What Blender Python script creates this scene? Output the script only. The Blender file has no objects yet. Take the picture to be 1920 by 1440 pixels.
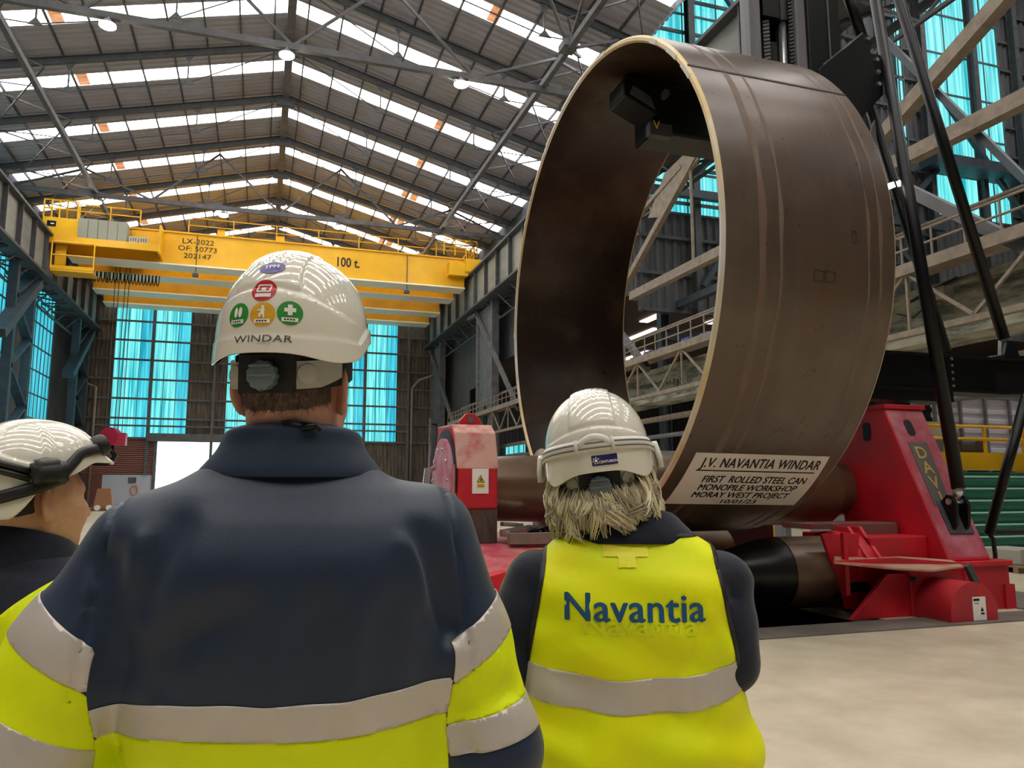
import bpy, bmesh, math, random
import numpy as np
from mathutils import Vector, Matrix
from mathutils.bvhtree import BVHTree

sc = bpy.context.scene
col = sc.collection
random.seed(7)
RNG = np.random.default_rng(11)

# ---------------------------------------------------------------- camera
FPX = 1441.0
PITCH, YAW, EYE = math.radians(7.745), math.radians(18.09), 1.5
cam_d = bpy.data.cameras.new('camera')
cam_d.sensor_width = 36.0
cam_d.lens = FPX * 36.0 / 1920.0
cam_d.clip_start, cam_d.clip_end = 0.05, 400
cam = bpy.data.objects.new('camera', cam_d)
col.objects.link(cam)
cam.location = (0, 0, EYE)
cam.rotation_euler = (math.pi / 2 + PITCH, 0, -YAW)
sc.camera = cam

# ---------------------------------------------------------------- exposure and sky
sc.view_settings.view_transform = 'Standard'
sc.view_settings.look = 'None'
sc.view_settings.exposure = 0.45
sc.view_settings.gamma = 1.0
sc.view_settings.use_curve_mapping = False
world = bpy.data.worlds.new('overcast_sky')
sc.world = world
world.use_nodes = True
world.node_tree.nodes['Background'].inputs[0].default_value = (0.86, 0.93, 1.0, 1)
world.node_tree.nodes['Background'].inputs[1].default_value = 2.6
sc.cycles.max_bounces = 8
sc.cycles.diffuse_bounces = 5
sc.cycles.glossy_bounces = 3
sc.cycles.sample_clamp_indirect = 6.0
SKYLIGHT, GLAZING, LAMP = 8.5, 0.95, 90.0      # strength of the roof lights, cyan glazing and lamps

_fw = np.array([math.sin(YAW) * math.cos(PITCH), math.cos(YAW) * math.cos(PITCH), math.sin(PITCH)])
_rt = np.array([math.cos(YAW), -math.sin(YAW), 0.0])
_up = np.cross(_rt, _fw)
def ray(x, y):
    return _fw + _rt * ((x - 960) / FPX) - _up * ((y - 720) / FPX)
EYEP = np.array([0, 0, EYE])
def on_y(x, y, Y):
    d = ray(x, y); return EYEP + d * (Y / d[1])
def on_x(x, y, X):
    d = ray(x, y); return EYEP + d * (X / d[0])

# ---------------------------------------------------------------- materials
def lin(h):
    h = h.lstrip('#'); v = [int(h[i:i + 2], 16) / 255 for i in (0, 2, 4)]
    return tuple((c / 12.92 if c <= .04045 else ((c + .055) / 1.055) ** 2.4) for c in v) + (1.0,)
def mat(name, colour, rough=.6, metal=0.0, noise=None, bump=None, emit=0.0, spec=.5, stretch=(1, 1, 1), coat=0.0, sheen=0.0):
    m = bpy.data.materials.new(name); m.use_nodes = True
    nt = m.node_tree; b = nt.nodes['Principled BSDF']
    b.inputs['Base Color'].default_value = lin(colour)
    b.inputs['Roughness'].default_value = rough
    b.inputs['Metallic'].default_value = metal
    b.inputs['Specular IOR Level'].default_value = spec
    b.inputs['Coat Weight'].default_value = coat
    b.inputs['Sheen Weight'].default_value = sheen
    if noise or bump:
        tc = nt.nodes.new('ShaderNodeTexCoord')
        mp = nt.nodes.new('ShaderNodeMapping'); mp.inputs['Scale'].default_value = stretch
        nt.links.new(tc.outputs['Object'], mp.inputs[0])
    if noise:
        sc_, c2, lo, hi = noise
        n = nt.nodes.new('ShaderNodeTexNoise'); n.inputs['Scale'].default_value = sc_; n.inputs['Detail'].default_value = 5
        n.inputs['Roughness'].default_value = .62
        nt.links.new(mp.outputs[0], n.inputs['Vector'])
        r = nt.nodes.new('ShaderNodeValToRGB')
        r.color_ramp.elements[0].position = lo; r.color_ramp.elements[1].position = hi
        r.color_ramp.elements[0].color = lin(colour); r.color_ramp.elements[1].color = lin(c2)
        nt.links.new(n.outputs[0], r.inputs[0]); nt.links.new(r.outputs[0], b.inputs['Base Color'])
    if bump:
        n2 = nt.nodes.new('ShaderNodeTexNoise'); n2.inputs['Scale'].default_value = bump[0]; n2.inputs['Detail'].default_value = 4
        nt.links.new(mp.outputs[0], n2.inputs['Vector'])
        bp = nt.nodes.new('ShaderNodeBump'); bp.inputs['Strength'].default_value = bump[1]; bp.inputs['Distance'].default_value = .02
        nt.links.new(n2.outputs[0], bp.inputs['Height']); nt.links.new(bp.outputs[0], b.inputs['Normal'])
    if emit:
        b.inputs['Emission Color'].default_value = lin(colour)
        b.inputs['Emission Strength'].default_value = emit
    return m
def glow(name, c1, c2, strength, scale=(1, 1, 1), nscale=1.0, lo=.35, hi=.7):
    """A daylit translucent sheet: it passes the light of the sky, streaked by dirt."""
    m = bpy.data.materials.new(name); m.use_nodes = True
    nt = m.node_tree; b = nt.nodes['Principled BSDF']
    b.inputs['Base Color'].default_value = (.05, .05, .05, 1); b.inputs['Roughness'].default_value = .4
    tc = nt.nodes.new('ShaderNodeTexCoord'); mp = nt.nodes.new('ShaderNodeMapping'); mp.inputs['Scale'].default_value = scale
    n = nt.nodes.new('ShaderNodeTexNoise'); n.inputs['Scale'].default_value = nscale; n.inputs['Detail'].default_value = 3
    r = nt.nodes.new('ShaderNodeValToRGB'); r.color_ramp.elements[0].position = lo; r.color_ramp.elements[1].position = hi
    r.color_ramp.elements[0].color = lin(c1); r.color_ramp.elements[1].color = lin(c2)
    nt.links.new(tc.outputs['Object'], mp.inputs[0]); nt.links.new(mp.outputs[0], n.inputs['Vector'])
    nt.links.new(n.outputs[0], r.inputs[0]); nt.links.new(r.outputs[0], b.inputs['Emission Color'])
    b.inputs['Emission Strength'].default_value = strength
    return m

# ---------------------------------------------------------------- mesh helpers
def nrm(v):
    v = np.asarray(v, float); return v / (np.linalg.norm(v) + 1e-12)
def frame_for(d, hint=(0, 0, 1)):
    d = nrm(d); h = np.asarray(hint, float)
    if abs(d @ nrm(h)) > .98: h = np.array([1.0, 0, 0]) if abs(d[0]) < .9 else np.array([0, 1.0, 0])
    s = nrm(np.cross(d, h)); return d, s, np.cross(s, d)
class MB:
    def __init__(self): self.v = []; self.f = []
    def add(self, vs, fs):
        o = len(self.v); self.v.extend([tuple(map(float, p)) for p in vs]); self.f.extend([tuple(i + o for i in q) for q in fs]); return self
    def box(self, a, b):
        x0, y0, z0 = a; x1, y1, z1 = b
        return self.add([(x0, y0, z0), (x1, y0, z0), (x1, y1, z0), (x0, y1, z0), (x0, y0, z1), (x1, y0, z1), (x1, y1, z1), (x0, y1, z1)],
                        [(3, 2, 1, 0), (4, 5, 6, 7), (0, 1, 5, 4), (1, 2, 6, 5), (2, 3, 7, 6), (3, 0, 4, 7)])
    def bar(self, p0, p1, w, h, hint=(0, 0, 1)):
        """rectangular bar from p0 to p1, w across, h along the hint"""
        p0 = np.asarray(p0, float); p1 = np.asarray(p1, float); d, s, u = frame_for(p1 - p0, hint)
        q = [p + s * a * w / 2 + u * b * h / 2 for p in (p0, p1) for a, b in ((-1, -1), (1, -1), (1, 1), (-1, 1))]
        return self.add(q, [(0, 1, 2, 3), (7, 6, 5, 4), (0, 4, 5, 1), (1, 5, 6, 2), (2, 6, 7, 3), (3, 7, 4, 0)])
    def ibeam(self, p0, p1, w, h, t=.03, hint=(0, 0, 1)):
        p0 = np.asarray(p0, float); p1 = np.asarray(p1, float); d, s, u = frame_for(p1 - p0, hint)
        self.bar(p0, p1, t, h - 2 * t, hint)
        for sg in (-1, 1): self.bar(p0 + u * sg * (h / 2 - t / 2), p1 + u * sg * (h / 2 - t / 2), w, t, hint)
        return self
    def tube(self, pts, r, n=8, caps=True):
        pts = [np.asarray(p, float) for p in pts]; m = len(pts)
        rs = list(r) if hasattr(r, '__len__') else [r] * m
        vs = []; fs = []; prev = None
        for i, p in enumerate(pts):
            d = nrm(pts[min(i + 1, m - 1)] - pts[max(i - 1, 0)])
            if prev is None: _, s, u = frame_for(d)
            else:
                s = nrm(prev - d * (prev @ d)); u = np.cross(s, d)
            prev = s
            for k in range(n):
                a = 2 * math.pi * k / n; vs.append(p + (s * math.cos(a) + u * math.sin(a)) * rs[i])
        for i in range(m - 1):
            for k in range(n):
                a, b = i * n + k, i * n + (k + 1) % n; fs.append((a, a + n, b + n, b))
        if caps: fs.append(tuple(range(n))); fs.append(tuple((m - 1) * n + k for k in reversed(range(n))))
        return self.add(vs, fs)
    def cyl(self, p0, p1, r0, r1=None, n=24, caps=True):
        return self.tube([p0, p1], [r0, r0 if r1 is None else r1], n, caps)
    def prism(self, poly, axis, a, b):
        """extrude a 2-D outline along 'x', 'y' or 'z' from a to b"""
        def P(u, v, w): return {'x': (w, u, v), 'y': (u, w, v), 'z': (u, v, w)}[axis]
        n = len(poly); vs = [P(u, v, a) for u, v in poly] + [P(u, v, b) for u, v in poly]
        fs = [tuple(range(n)), tuple(reversed(range(n, 2 * n)))] + [(i, i + n, (i + 1) % n + n, (i + 1) % n) for i in range(n)]
        return self.add(vs, fs)
    def rev(self, prof, p0, axis, n=48, caps=True):
        """profile [(t along axis, radius)] turned about the axis through p0"""
        p0 = np.asarray(p0, float); d = nrm(axis)
        return self.tubeprof([p0 + d * t for t, _ in prof], [r for _, r in prof], d, n, caps)
    def tubeprof(self, pts, rs, d, n, caps):
        _, s, u = frame_for(d); vs = []; fs = []
        for p, r in zip(pts, rs):
            for k in range(n):
                a = 2 * math.pi * k / n; vs.append(p + (s * math.cos(a) + u * math.sin(a)) * r)
        for i in range(len(pts) - 1):
            for k in range(n):
                a, b = i * n + k, i * n + (k + 1) % n; fs.append((a, a + n, b + n, b))
        if caps: fs.append(tuple(range(n))); fs.append(tuple((len(pts) - 1) * n + k for k in reversed(range(n))))
        return self.add(vs, fs)
    def corr(self, o, u, v, lu, lv, pitch, depth, back=None):
        """corrugated sheet: profile along u, ridges along v, depth along u x v, with thickness"""
        o = np.asarray(o, float); u = nrm(u); v = nrm(v); nn = np.cross(u, v)
        xs = []; k = 0; x = 0.0
        while x < lu - 1e-6:
            for fx, fd in ((0, 0), (.35, 0), (.5, 1), (.85, 1)):
                t = x + fx * pitch
                if t < lu: xs.append((t, fd * depth))
            x += pitch
        xs.append((lu, 0))
        th = .012; n = len(xs); vs = []
        for off in (0, -th):
            for w in (0, lv):
                vs += [o + u * t + v * w + nn * (dd + off) for t, dd in xs]
        fs = []
        for i in range(n - 1):
            fs.append((i, i + 1, n + i + 1, n + i)); fs.append((2 * n + i, 3 * n + i, 3 * n + i + 1, 2 * n + i + 1))
        return self.add(vs, fs)
    def build(self, name, material, parent=None, smooth=False, bevel=0.0, fix=True, auto=None):
        me = bpy.data.meshes.new(name); me.from_pydata(self.v, [], self.f); me.update()
        if fix:
            b = bmesh.new(); b.from_mesh(me); bmesh.ops.recalc_face_normals(b, faces=b.faces); b.to_mesh(me); b.free()
        return link(name, me, material, parent, smooth, bevel, auto)
def link(name, me, material, parent=None, smooth=False, bevel=0.0, auto=None):
    o = bpy.data.objects.new(name, me); col.objects.link(o)
    if material is not None: me.materials.append(material)
    if smooth or auto is not None:
        me.polygons.foreach_set('use_smooth', [True] * len(me.polygons))
        if auto is not None and hasattr(me, 'set_sharp_from_angle'): me.set_sharp_from_angle(angle=math.radians(auto))
    if bevel:
        bv = o.modifiers.new('edge', 'BEVEL'); bv.width = bevel; bv.segments = 2; bv.limit_method = 'ANGLE'; bv.angle_limit = math.radians(40)
    if parent is not None: attach(o, parent)
    return o
def world_of(o):
    m = Matrix.LocRotScale(o.location, o.rotation_euler, o.scale)
    return (world_of(o.parent) @ o.matrix_parent_inverse @ m) if o.parent else m
def attach(o, parent):
    o.parent = parent; o.matrix_parent_inverse = world_of(parent).inverted()
def tag(o, label, cat, group=None, kind=None):
    o['label'] = label; o['category'] = cat
    if group: o['group'] = group
    if kind: o['kind'] = kind
    return o
def thing(name, label, cat, loc, group=None):
    o = bpy.data.objects.new(name, None); o.empty_display_size = .1; col.objects.link(o); o.location = loc
    return tag(o, label, cat, group)
def struct(o, label=None):
    o['kind'] = 'structure'
    if label: o['label'] = label
    return o
def copy_tree(o, dx=(0, 0, 0), parent=None):
    c = o.copy(); col.objects.link(c)
    if parent is None: c.location = Vector(o.location) + Vector(dx)
    else: c.parent = parent
    for ch in list(o.children): copy_tree(ch, parent=c)
    return c
def text_mesh(body, size, bold=0.0, align='CENTER', shear=0.0, depth=0.0, sx=1.0, spacing=1.0, heavy=0.0):
    """flat lettering as (verts Nx2, faces), baseline on y = 0"""
    cu = bpy.data.curves.new('lettering', 'FONT'); cu.body = body; cu.size = size; cu.offset = bold * size
    cu.align_x = align; cu.shear = shear; cu.resolution_u = 3; cu.space_character = spacing
    o = bpy.data.objects.new('lettering', cu); col.objects.link(o)
    dg = bpy.context.evaluated_depsgraph_get(); me = bpy.data.meshes.new_from_object(o.evaluated_get(dg))
    v = np.array([(q.co.x * sx, q.co.y) for q in me.vertices]); f = [tuple(p.vertices) for p in me.polygons]
    if heavy:
        n = len(v); v = np.concatenate([v + (dx, dy) for dx, dy in ((-heavy, 0), (heavy, 0), (0, heavy * .6), (0, -heavy * .6))]); f = [tuple(i + k * n for i in q) for k in range(4) for q in f]
    bpy.data.objects.remove(o); bpy.data.curves.remove(cu); bpy.data.meshes.remove(me)
    return v, f
def flat_lettering(name, body, size, origin, right, up, material, parent, off=.004, **kw):
    v, f = text_mesh(body, size, **kw); r = nrm(right); u = nrm(up); n = np.cross(r, u); o = np.asarray(origin, float)
    m = MB(); m.add([o + r * a + u * b + n * off for a, b in v], f)
    return m.build(name, material, parent, fix=False)

STEEL_DARK = mat('dark_painted_steel', '#4a4c50', .6, noise=(3, '#36383c', .35, .7))
STEEL_GREY = mat('grey_painted_steel', '#64646a', .65, noise=(2, '#4c4a4a', .35, .7))
STEEL_TAN = mat('tan_painted_steel', '#85786a', .65, noise=(4, '#665b50', .4, .75))
STEEL_BLUE = mat('blue_grey_steel', '#3a454f', .5, noise=(2, '#2a323a', .35, .7))
YELLOW = mat('yellow_crane_paint', '#ecb400', .45, noise=(.8, '#dca400', .3, .7))
WHITE_PAINT = mat('white_paint', '#d8d8d2', .6)
BLACK_PAINT = mat('black_paint', '#060709', .4, spec=.3)
BLACK_MATT = mat('black_rubber', '#111112', .8)
CHROME = mat('bare_steel', '#c8c8c8', .25, .9)
RED = mat('red_machine_paint', '#cc1628', .48, noise=(1.6, '#9c1626', .35, .75), bump=(8, .05))
RED_DUSTY = mat('dusty_red_paint', '#bc5c64', .65, noise=(3, '#bc9a90', .35, .7))
LETTER_BLACK = mat('black_lettering', '#101010', .6)
WHITE_STICKER = mat('white_sticker', '#e4e0da', .55)
# ================================================================ THE HALL
XL, XR, YB, YF = -14.9, 16.0, -16.0, 69.5
RX, RZ, RS = .55, 24.0, .262
def roof_z(x): return RZ - RS * abs(x - RX)

m_floor = mat('concrete_floor', '#cfc2aa', .33, noise=(1.7, '#b4a790', .36, .68), bump=(14, .06))
m_wall = mat('brown_corrugated_cladding', '#6f655c', .75, noise=(2.2, '#3e3733', .35, .7), stretch=(3, 3, .35))
m_wall_d = mat('dark_corrugated_cladding', '#505256', .75, noise=(2, '#393a3d', .35, .7), stretch=(3, 3, .35))
m_roof = mat('grey_roof_sheet', '#a9a7b6', .65, noise=(.5, '#a09a96', .35, .7))
m_sky = glow('translucent_roof_light', '#fff3e0', '#ffffff', SKYLIGHT, (.35, 3.5, 1), 1.0, .3, .55)
m_rust = glow('stained_roof_light', '#b0683c', '#e8a878', .9, (2, 6, 1), 1.0)
m_cyan = glow('cyan_translucent_glazing', '#00a0b0', '#90faf2', GLAZING, (5.5, 5.5, .12), 1.3, .36, .7)
m_cyan2 = glow('blue_translucent_glazing', '#0092b4', '#58e0ea', GLAZING * .9, (5.5, 5.5, .16), 1.2, .34, .68)

fl_ = MB().box((-60, YB - 2, -.4), (70, 7.3, 0)).box((-60, 11.5, -.4), (70, 140, 0)).box((-60, 7.3, -.4), (4.15, 11.5, 0)).box((6.95, 7.3, -.4), (70, 11.5, 0))
struct(fl_.build('floor', m_floor))
struct(MB().box((4.1, 7.25, -1.3), (7, 11.55, -1.25)).box((4.1, 7.25, -1.25), (4.15, 11.55, -.1)).box((6.95, 7.25, -1.25), (7, 11.55, -.1)).box((4.1, 7.25, -1.25), (7, 7.3, -.1)).box((4.1, 11.5, -1.25), (7, 11.55, -.1)).build('floor_pit', mat('dark_pit', '#1a1816', .9)))

# roof: corrugated sheets on both slopes between the strips of roof light
STRIPS = [40.35 + 5.4 * k for k in range(-10, 6)]
SW = 1.12
edges = [YB] + sum([[y - SW / 2, y + SW / 2] for y in STRIPS], []) + [YF]
for side in (-1, 1):
    x1 = XL - .2 if side < 0 else XR + .2
    ux = nrm((side, 0, -RS)); L = (abs(x1 - RX)) * math.hypot(1, RS)
    mb = MB()
    for i in range(0, len(edges), 2):
        if edges[i + 1] - edges[i] > .05:
            Lk = min(L, (14.8 - RX) * math.hypot(1, RS)) if side > 0 and edges[i] < 28 else L
            mb.corr((RX, edges[i], RZ), (0, 1, 0), ux, edges[i + 1] - edges[i], Lk, .42, .085 * (1 if side < 0 else -1))
    struct(mb.build('ceiling', m_roof, fix=False))
n_win = 0
for y in STRIPS:
    for side in (-1, 1):
        ux = np.array(nrm((side, 0, -RS))); L = (14.6 if side < 0 else 14.9 if y > 28 else 14.1) * math.hypot(1, RS)
        n_win += 1; o0 = np.array((RX, y, RZ + .03)) + ux * .35
        rust_at = [L * (.62 if side < 0 else .52)] + ([L * .56, L * .74] if y > 50 and side > 0 else [])
        a = MB(); b = MB(); t = 0.0; cuts = sorted(rust_at)
        for c in cuts + [L]:
            p, q = o0 + ux * t, o0 + ux * min(c, L - .35); w = np.array((0, SW / 2, 0)); th = np.array((0, 0, .03))
            a.add([p - w, p + w, q + w, q - w, p - w + th, p + w + th, q + w + th, q - w + th], [(0, 1, 2, 3), (7, 6, 5, 4), (0, 4, 5, 1), (1, 5, 6, 2), (2, 6, 7, 3), (3, 7, 4, 0)])
            if c < L:
                p, q = o0 + ux * c, o0 + ux * (c + .5)
                b.add([p - w, p + w, q + w, q - w, p - w + th, p + w + th, q + w + th, q - w + th], [(0, 1, 2, 3), (7, 6, 5, 4), (0, 4, 5, 1), (1, 5, 6, 2), (2, 6, 7, 3), (3, 7, 4, 0)])
            t = c + .5
        wo = struct(a.build('window_%d' % n_win, m_sky, fix=False))
        b.build('stained_sheet', m_rust, wo, fix=False)
# purlins along the hall, ridge beam
for side in (-1, 1):
    for k in range(10):
        x = RX + side * (.75 + 1.53 * k); z = roof_z(x) - .13
        struct(MB().ibeam((x, 28.5 if side > 0 and k == 9 else YB, z), (x, YF, z), .07, .13, .02).build('roof_purlin', STEEL_DARK))
struct(MB().bar((RX, YB, RZ - .34), (RX, YF, RZ - .34), .38, .5).build('ridge_beam', STEEL_GREY))
# rafters with their droppers and tie rods
RAFTERS = [37.65 + 5.4 * k for k in range(-9, 7)]
for i, y in enumerate(RAFTERS):
    if y > YF: continue
    m = MB()
    for s in (-1, 1):
        xe = XL + .2 if s < 0 else XR - .2 if y > 28 else 14.7
        m.ibeam((RX, y, RZ - .5), (xe, y, roof_z(xe) - .45), .18, .34, .035)
    m.box((RX - .5, y - .12, RZ - 1.0), (RX + .5, y + .12, RZ - .5))
    for s in (-1, 1):
        pts = [(RX + s * .6, y, RZ - .95)]
        for dx, dz in ((4.6, 1.75), (9.6, 1.7)):
            x = RX + s * dx; pts.append((x, y, roof_z(x) - .6 - dz + .3)); m.bar((x, y, roof_z(x) - .6), pts[-1], .07, .07)
            m.prism([(x - .28, pts[-1][2] - .05), (x + .28, pts[-1][2] - .05), (x, pts[-1][2] + .3)], 'y', y - .02, y + .02)
            m.prism([(x - .25, roof_z(x) - .6), (x + .25, roof_z(x) - .6), (x, roof_z(x) - 1.0)], 'y', y - .02, y + .02)
        xe = RX + s * (14.6 if y > 28 else 14.1); pts.append((xe, y, roof_z(xe) - .7)); m.tube(pts, .028, 6)
    struct(m.build('roof_rafter', STEEL_DARK))
# two wide trusses that carry the lamps
for y in (29.8, 49.6):
    m = MB(); xs = [RX + d for d in (-15, -11.2, -7.5, -3.75, 0, 3.75, 7.5, 11.2, 15)]
    m.bar((xs[0], y, 18.9), (xs[-1], y, 18.9), .22, .26); m.tube([(xs[0], y + .2, 19.1), (xs[-1], y + .2, 19.1)], .03, 6)
    for k, x in enumerate(xs):
        if k % 2 == 0 and k < 8:
            xm = xs[k + 1]; m.bar((x, y, 18.95), (xm, y, roof_z(xm) - .6), .11, .11); m.bar((xm, y, roof_z(xm) - .6), (xs[k + 2], y, 18.95), .11, .11)
            m.box((xs[k + 1] - .3, y - .03, 18.8), (xs[k + 1] + .3, y + .03, 19.25))
    struct(m.build('roof_truss', STEEL_GREY))
# flat bracing under the roof along both eaves and in two bays
BX, BZ = 10.6, 19.1
m = MB()
for s in (-1, 1):
    for i in range(0, len(RAFTERS) - 1):
        y0, y1 = RAFTERS[i], RAFTERS[i + 1]
        if y1 > YF or y0 < 14: continue
        xa = RX + s * BX; xb = RX + s * 14.1
        for (p, q) in (((xa, y0), (xb, y1)), ((xb, y0), (xa, y1))):
            m.bar((p[0], p[1], roof_z(p[0]) - .75), (q[0], q[1], roof_z(q[0]) - .75), .06, .06)
    m.bar((RX + s * BX, 10, BZ), (RX + s * BX, YF, BZ), .22, .26)
struct(m.build('roof_bracing', STEEL_GREY))
# heavy diagonal member that crosses the roof over the can
m = MB(); yy = 26.8
for q in ((9.4, 25.2, 20.9), (13.4, 26.8, 19.9), (12.6, 28.9, 20.2), (11.1, 24.6, 20.6)): m.bar((RX + BX, yy, BZ), q, .11, .11)
m.box((RX + BX - .3, yy - .35, BZ - .05), (RX + BX + .3, yy + .35, BZ + .25))
struct(m.build('roof_strut', STEEL_GREY))

# ---------------------------------------------------------------- far wall
def cladding(name, poly_rects, ydir, material, fixed, pitch=.33, depth=.06):
    """vertical ribbed sheets filling rectangles (a0, a1, z0, z1) of the plane y = fixed or x = fixed"""
    m = MB()
    for a0, a1, z0, z1 in poly_rects:
        if ydir == 'y': m.corr((a0, fixed, z0), (1, 0, 0), (0, 0, 1), a1 - a0, z1 - z0, pitch, depth)
        elif ydir == 'x': m.corr((fixed, a1, z0), (0, -1, 0), (0, 0, 1), a1 - a0, z1 - z0, pitch, depth)
        else: m.corr((fixed, a0, z0), (0, 1, 0), (0, 0, 1), a1 - a0, z1 - z0, pitch, depth)
    return struct(m.build(name, material, fix=False))
WINS = [(-11.75, -6.0), (-2.95, 2.8), (5.85, 11.6)]
rects = []; x = XL
for a, b in WINS:
    rects.append((x, a, 5.6, 18.2)); rects.append((a, b, 17.2, 18.2)); x = b
rects.append((x, XR, 5.6, 18.2)); rects += [(-1.0, XR, 0, 5.6)]
wall = cladding('wall_far', rects, 'y', m_wall, YF)
g = MB()
for k in range(8):
    xa, xb = XL + (RX - XL) * k / 8, XL + (RX - XL) * (k + 1) / 8
    g.add([(xa, YF, 18.1), (xb, YF, 18.1), (xb, YF, roof_z(xb)), (xa, YF, roof_z(xa)), (xa, YF + .05, 18.1), (xb, YF + .05, 18.1), (xb, YF + .05, roof_z(xb)), (xa, YF + .05, roof_z(xa))], [(0, 1, 2, 3), (7, 6, 5, 4), (3, 2, 6, 7)])
    xa, xb = RX + (XR - RX) * k / 8, RX + (XR - RX) * (k + 1) / 8
    g.add([(xa, YF, 18.1), (xb, YF, 18.1), (xb, YF, roof_z(xb)), (xa, YF, roof_z(xa)), (xa, YF + .05, 18.1), (xb, YF + .05, 18.1), (xb, YF + .05, roof_z(xb)), (xa, YF + .05, roof_z(xa))], [(0, 1, 2, 3), (7, 6, 5, 4), (3, 2, 6, 7)])
g.build('gable_panel', m_roof, wall)
g = MB()
for z in np.arange(5.6, 18.2, 1.62): g.bar((XL, YF - .14, z), (XR, YF - .14, z), .1, .16)
for xx in (-13.6, -3.95, 4.6, 12.6): g.ibeam((xx, YF - .25, 0), (xx, YF - .25, 18.2), .22, .3, .03, (0, 1, 0))
g.bar((-13, YF - .3, 6.6), (12.6, YF - .3, 6.6), .14, .14)
g.build('girt', STEEL_GREY, wall)
def glazed(a0, a1, z0, z1, plane, fixed, ms, mull=True, rows=1.62, posts=4, name=None):
    """translucent sheets, thin bars and one strong mullion"""
    global n_win
    n_win += 1; w = None; step = (a1 - a0) / posts
    mA, mB_ = MB(), MB()
    for k in range(posts):
        t = mA if (k * 7 + int(z0 * 3)) % 3 else mB_
        s0, s1 = a0 + step * k, a0 + step * (k + 1)
        if plane == 'y': t.corr((s0, fixed, z0), (1, 0, 0), (0, 0, 1), step, z1 - z0, .24, .04)
        elif plane == 'x': t.corr((fixed, s1, z0), (0, -1, 0), (0, 0, 1), step, z1 - z0, .24, .04)
        else: t.corr((fixed, s0, z0), (0, 1, 0), (0, 0, 1), step, z1 - z0, .24, .04)
    w = struct(mA.build('window_%d' % n_win, ms[0], fix=False))
    if mB_.v: mB_.build('pane', ms[1], w, fix=False)
    b = MB(); off = -.1 if plane in ('y', 'x') else .1
    def pt(a, z): return (a, fixed + off, z) if plane == 'y' else (fixed + off, a, z)
    z = z0
    while z <= z1 + .01:
        b.bar(pt(a0, z), pt(a1, z), .07, .09); z += rows
    for k in range(posts + 1): b.bar(pt(a0 + step * k, z0), pt(a0 + step * k, z1), .045, .045)
    if mull: b.bar(pt((a0 + a1) / 2, z0 - 3), pt((a0 + a1) / 2, z1), .26, .2, (0, 1, 0))
    b.build('glazing_bar', STEEL_GREY, w)
    return w
for a, b in WINS: glazed(a, b, 5.6, 17.2, 'y', YF, (m_cyan, m_cyan2), posts=6)
# lower left of the far wall: louvres, white panel, brown door, open doorway
lv = MB()
for k in range(17): lv.bar((-13.6, YF - .06, 2.72 + k * .17), (-8.3, YF - .06, 2.72 + k * .17), .06, .1, (0, .5, 1))
lv.box((-13.6, YF, 2.6), (-8.3, YF + .06, 5.6))
tag(struct(lv.build('wall_far_louvre', mat('red_brown_louvre', '#8a5a52', .7))), 'red-brown louvre band in the far wall left of the bright doorway', 'louvre')
pn = MB().box((-12.0, YF - .05, 0.5), (-8.3, YF + .05, 2.6)).box((-12.0, YF - .06, 0), (-8.3, YF + .05, .5))
struct(pn.build('wall_far_panel', mat('pale_wall_panel', '#b9c0d2', .6)))
struct(MB().box((-13.6, YF - .06, 0), (-12.0, YF + .05, 2.6)).build('door_1', mat('brown_door', '#6d4038', .6)))
struct(MB().box((XL, YF - .05, 0), (-13.6, YF + .05, 5.6)).build('wall_far_pier', m_wall))
fr = MB().box((-8.9, YF - .5, 5.35), (-.8, YF + .1, 6.0)).box((-8.35, YF - .2, 0), (-8.1, YF + .1, 5.4)).box((-1.1, YF - .2, 0), (-.9, YF + .1, 5.4))
struct(fr.build('door_2', STEEL_GREY))
# ground and a pale building outside the open doorway
out = MB()
out.box((-9, 100, 0), (12, 101, 4.2))
tag(out.build('outdoor_building', mat('white_render', '#e8e8e6', .7)), 'pale building outside the open far doorway', 'building')

# ---------------------------------------------------------------- side walls
def side_windows(plane, fixed, spans, z0, z1, ms, mull=False, posts=6):
    for a, b in spans: glazed(a, b, z0, z1, plane, fixed, ms, mull=mull, posts=posts)
lw = [(57.6, 63.2), (46.6, 52.2), (36, 41.4), (25, 30.6)]
rects = [(YB, 25, 0, 17.4)]
prev = 25
for a, b in sorted(lw):
    if a > prev: rects.append((prev, a, 0, 17.4))
    rects.append((a, b, 0, 4.6)); rects.append((a, b, 16.6, 17.4)); prev = b
rects.append((prev, YF, 0, 17.4)); rects.append((YB, YF, 19.0, 20.2))
cladding('wall_left', rects, '-x', m_wall_d, XL)
side_windows('-x', XL, lw, 4.6, 16.6, (m_cyan2, m_cyan2))
glazed(20, 56, 17.4, 19.0, '-x', XL, (m_cyan2, m_cyan2), mull=False, posts=26)
cladding('wall_left_upper', [(YB, 20, 17.4, 19.0), (56, YF, 17.4, 19.0)], '-x', m_wall_d, XL)
# right wall of the far half: brown cladding over the runway, dark panels below
cladding('wall_right', [(28.6, YF, 10.4, 20.2), (53.6, YF, 9.4, 10.4), (60, YF, 4.8, 9.4), (62, YF, 0, 4.8)], 'x', m_wall_d, XR)
cladding('wall_back', [(XL, 48, 0, 30)], 'y', m_wall_d, YB)

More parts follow.
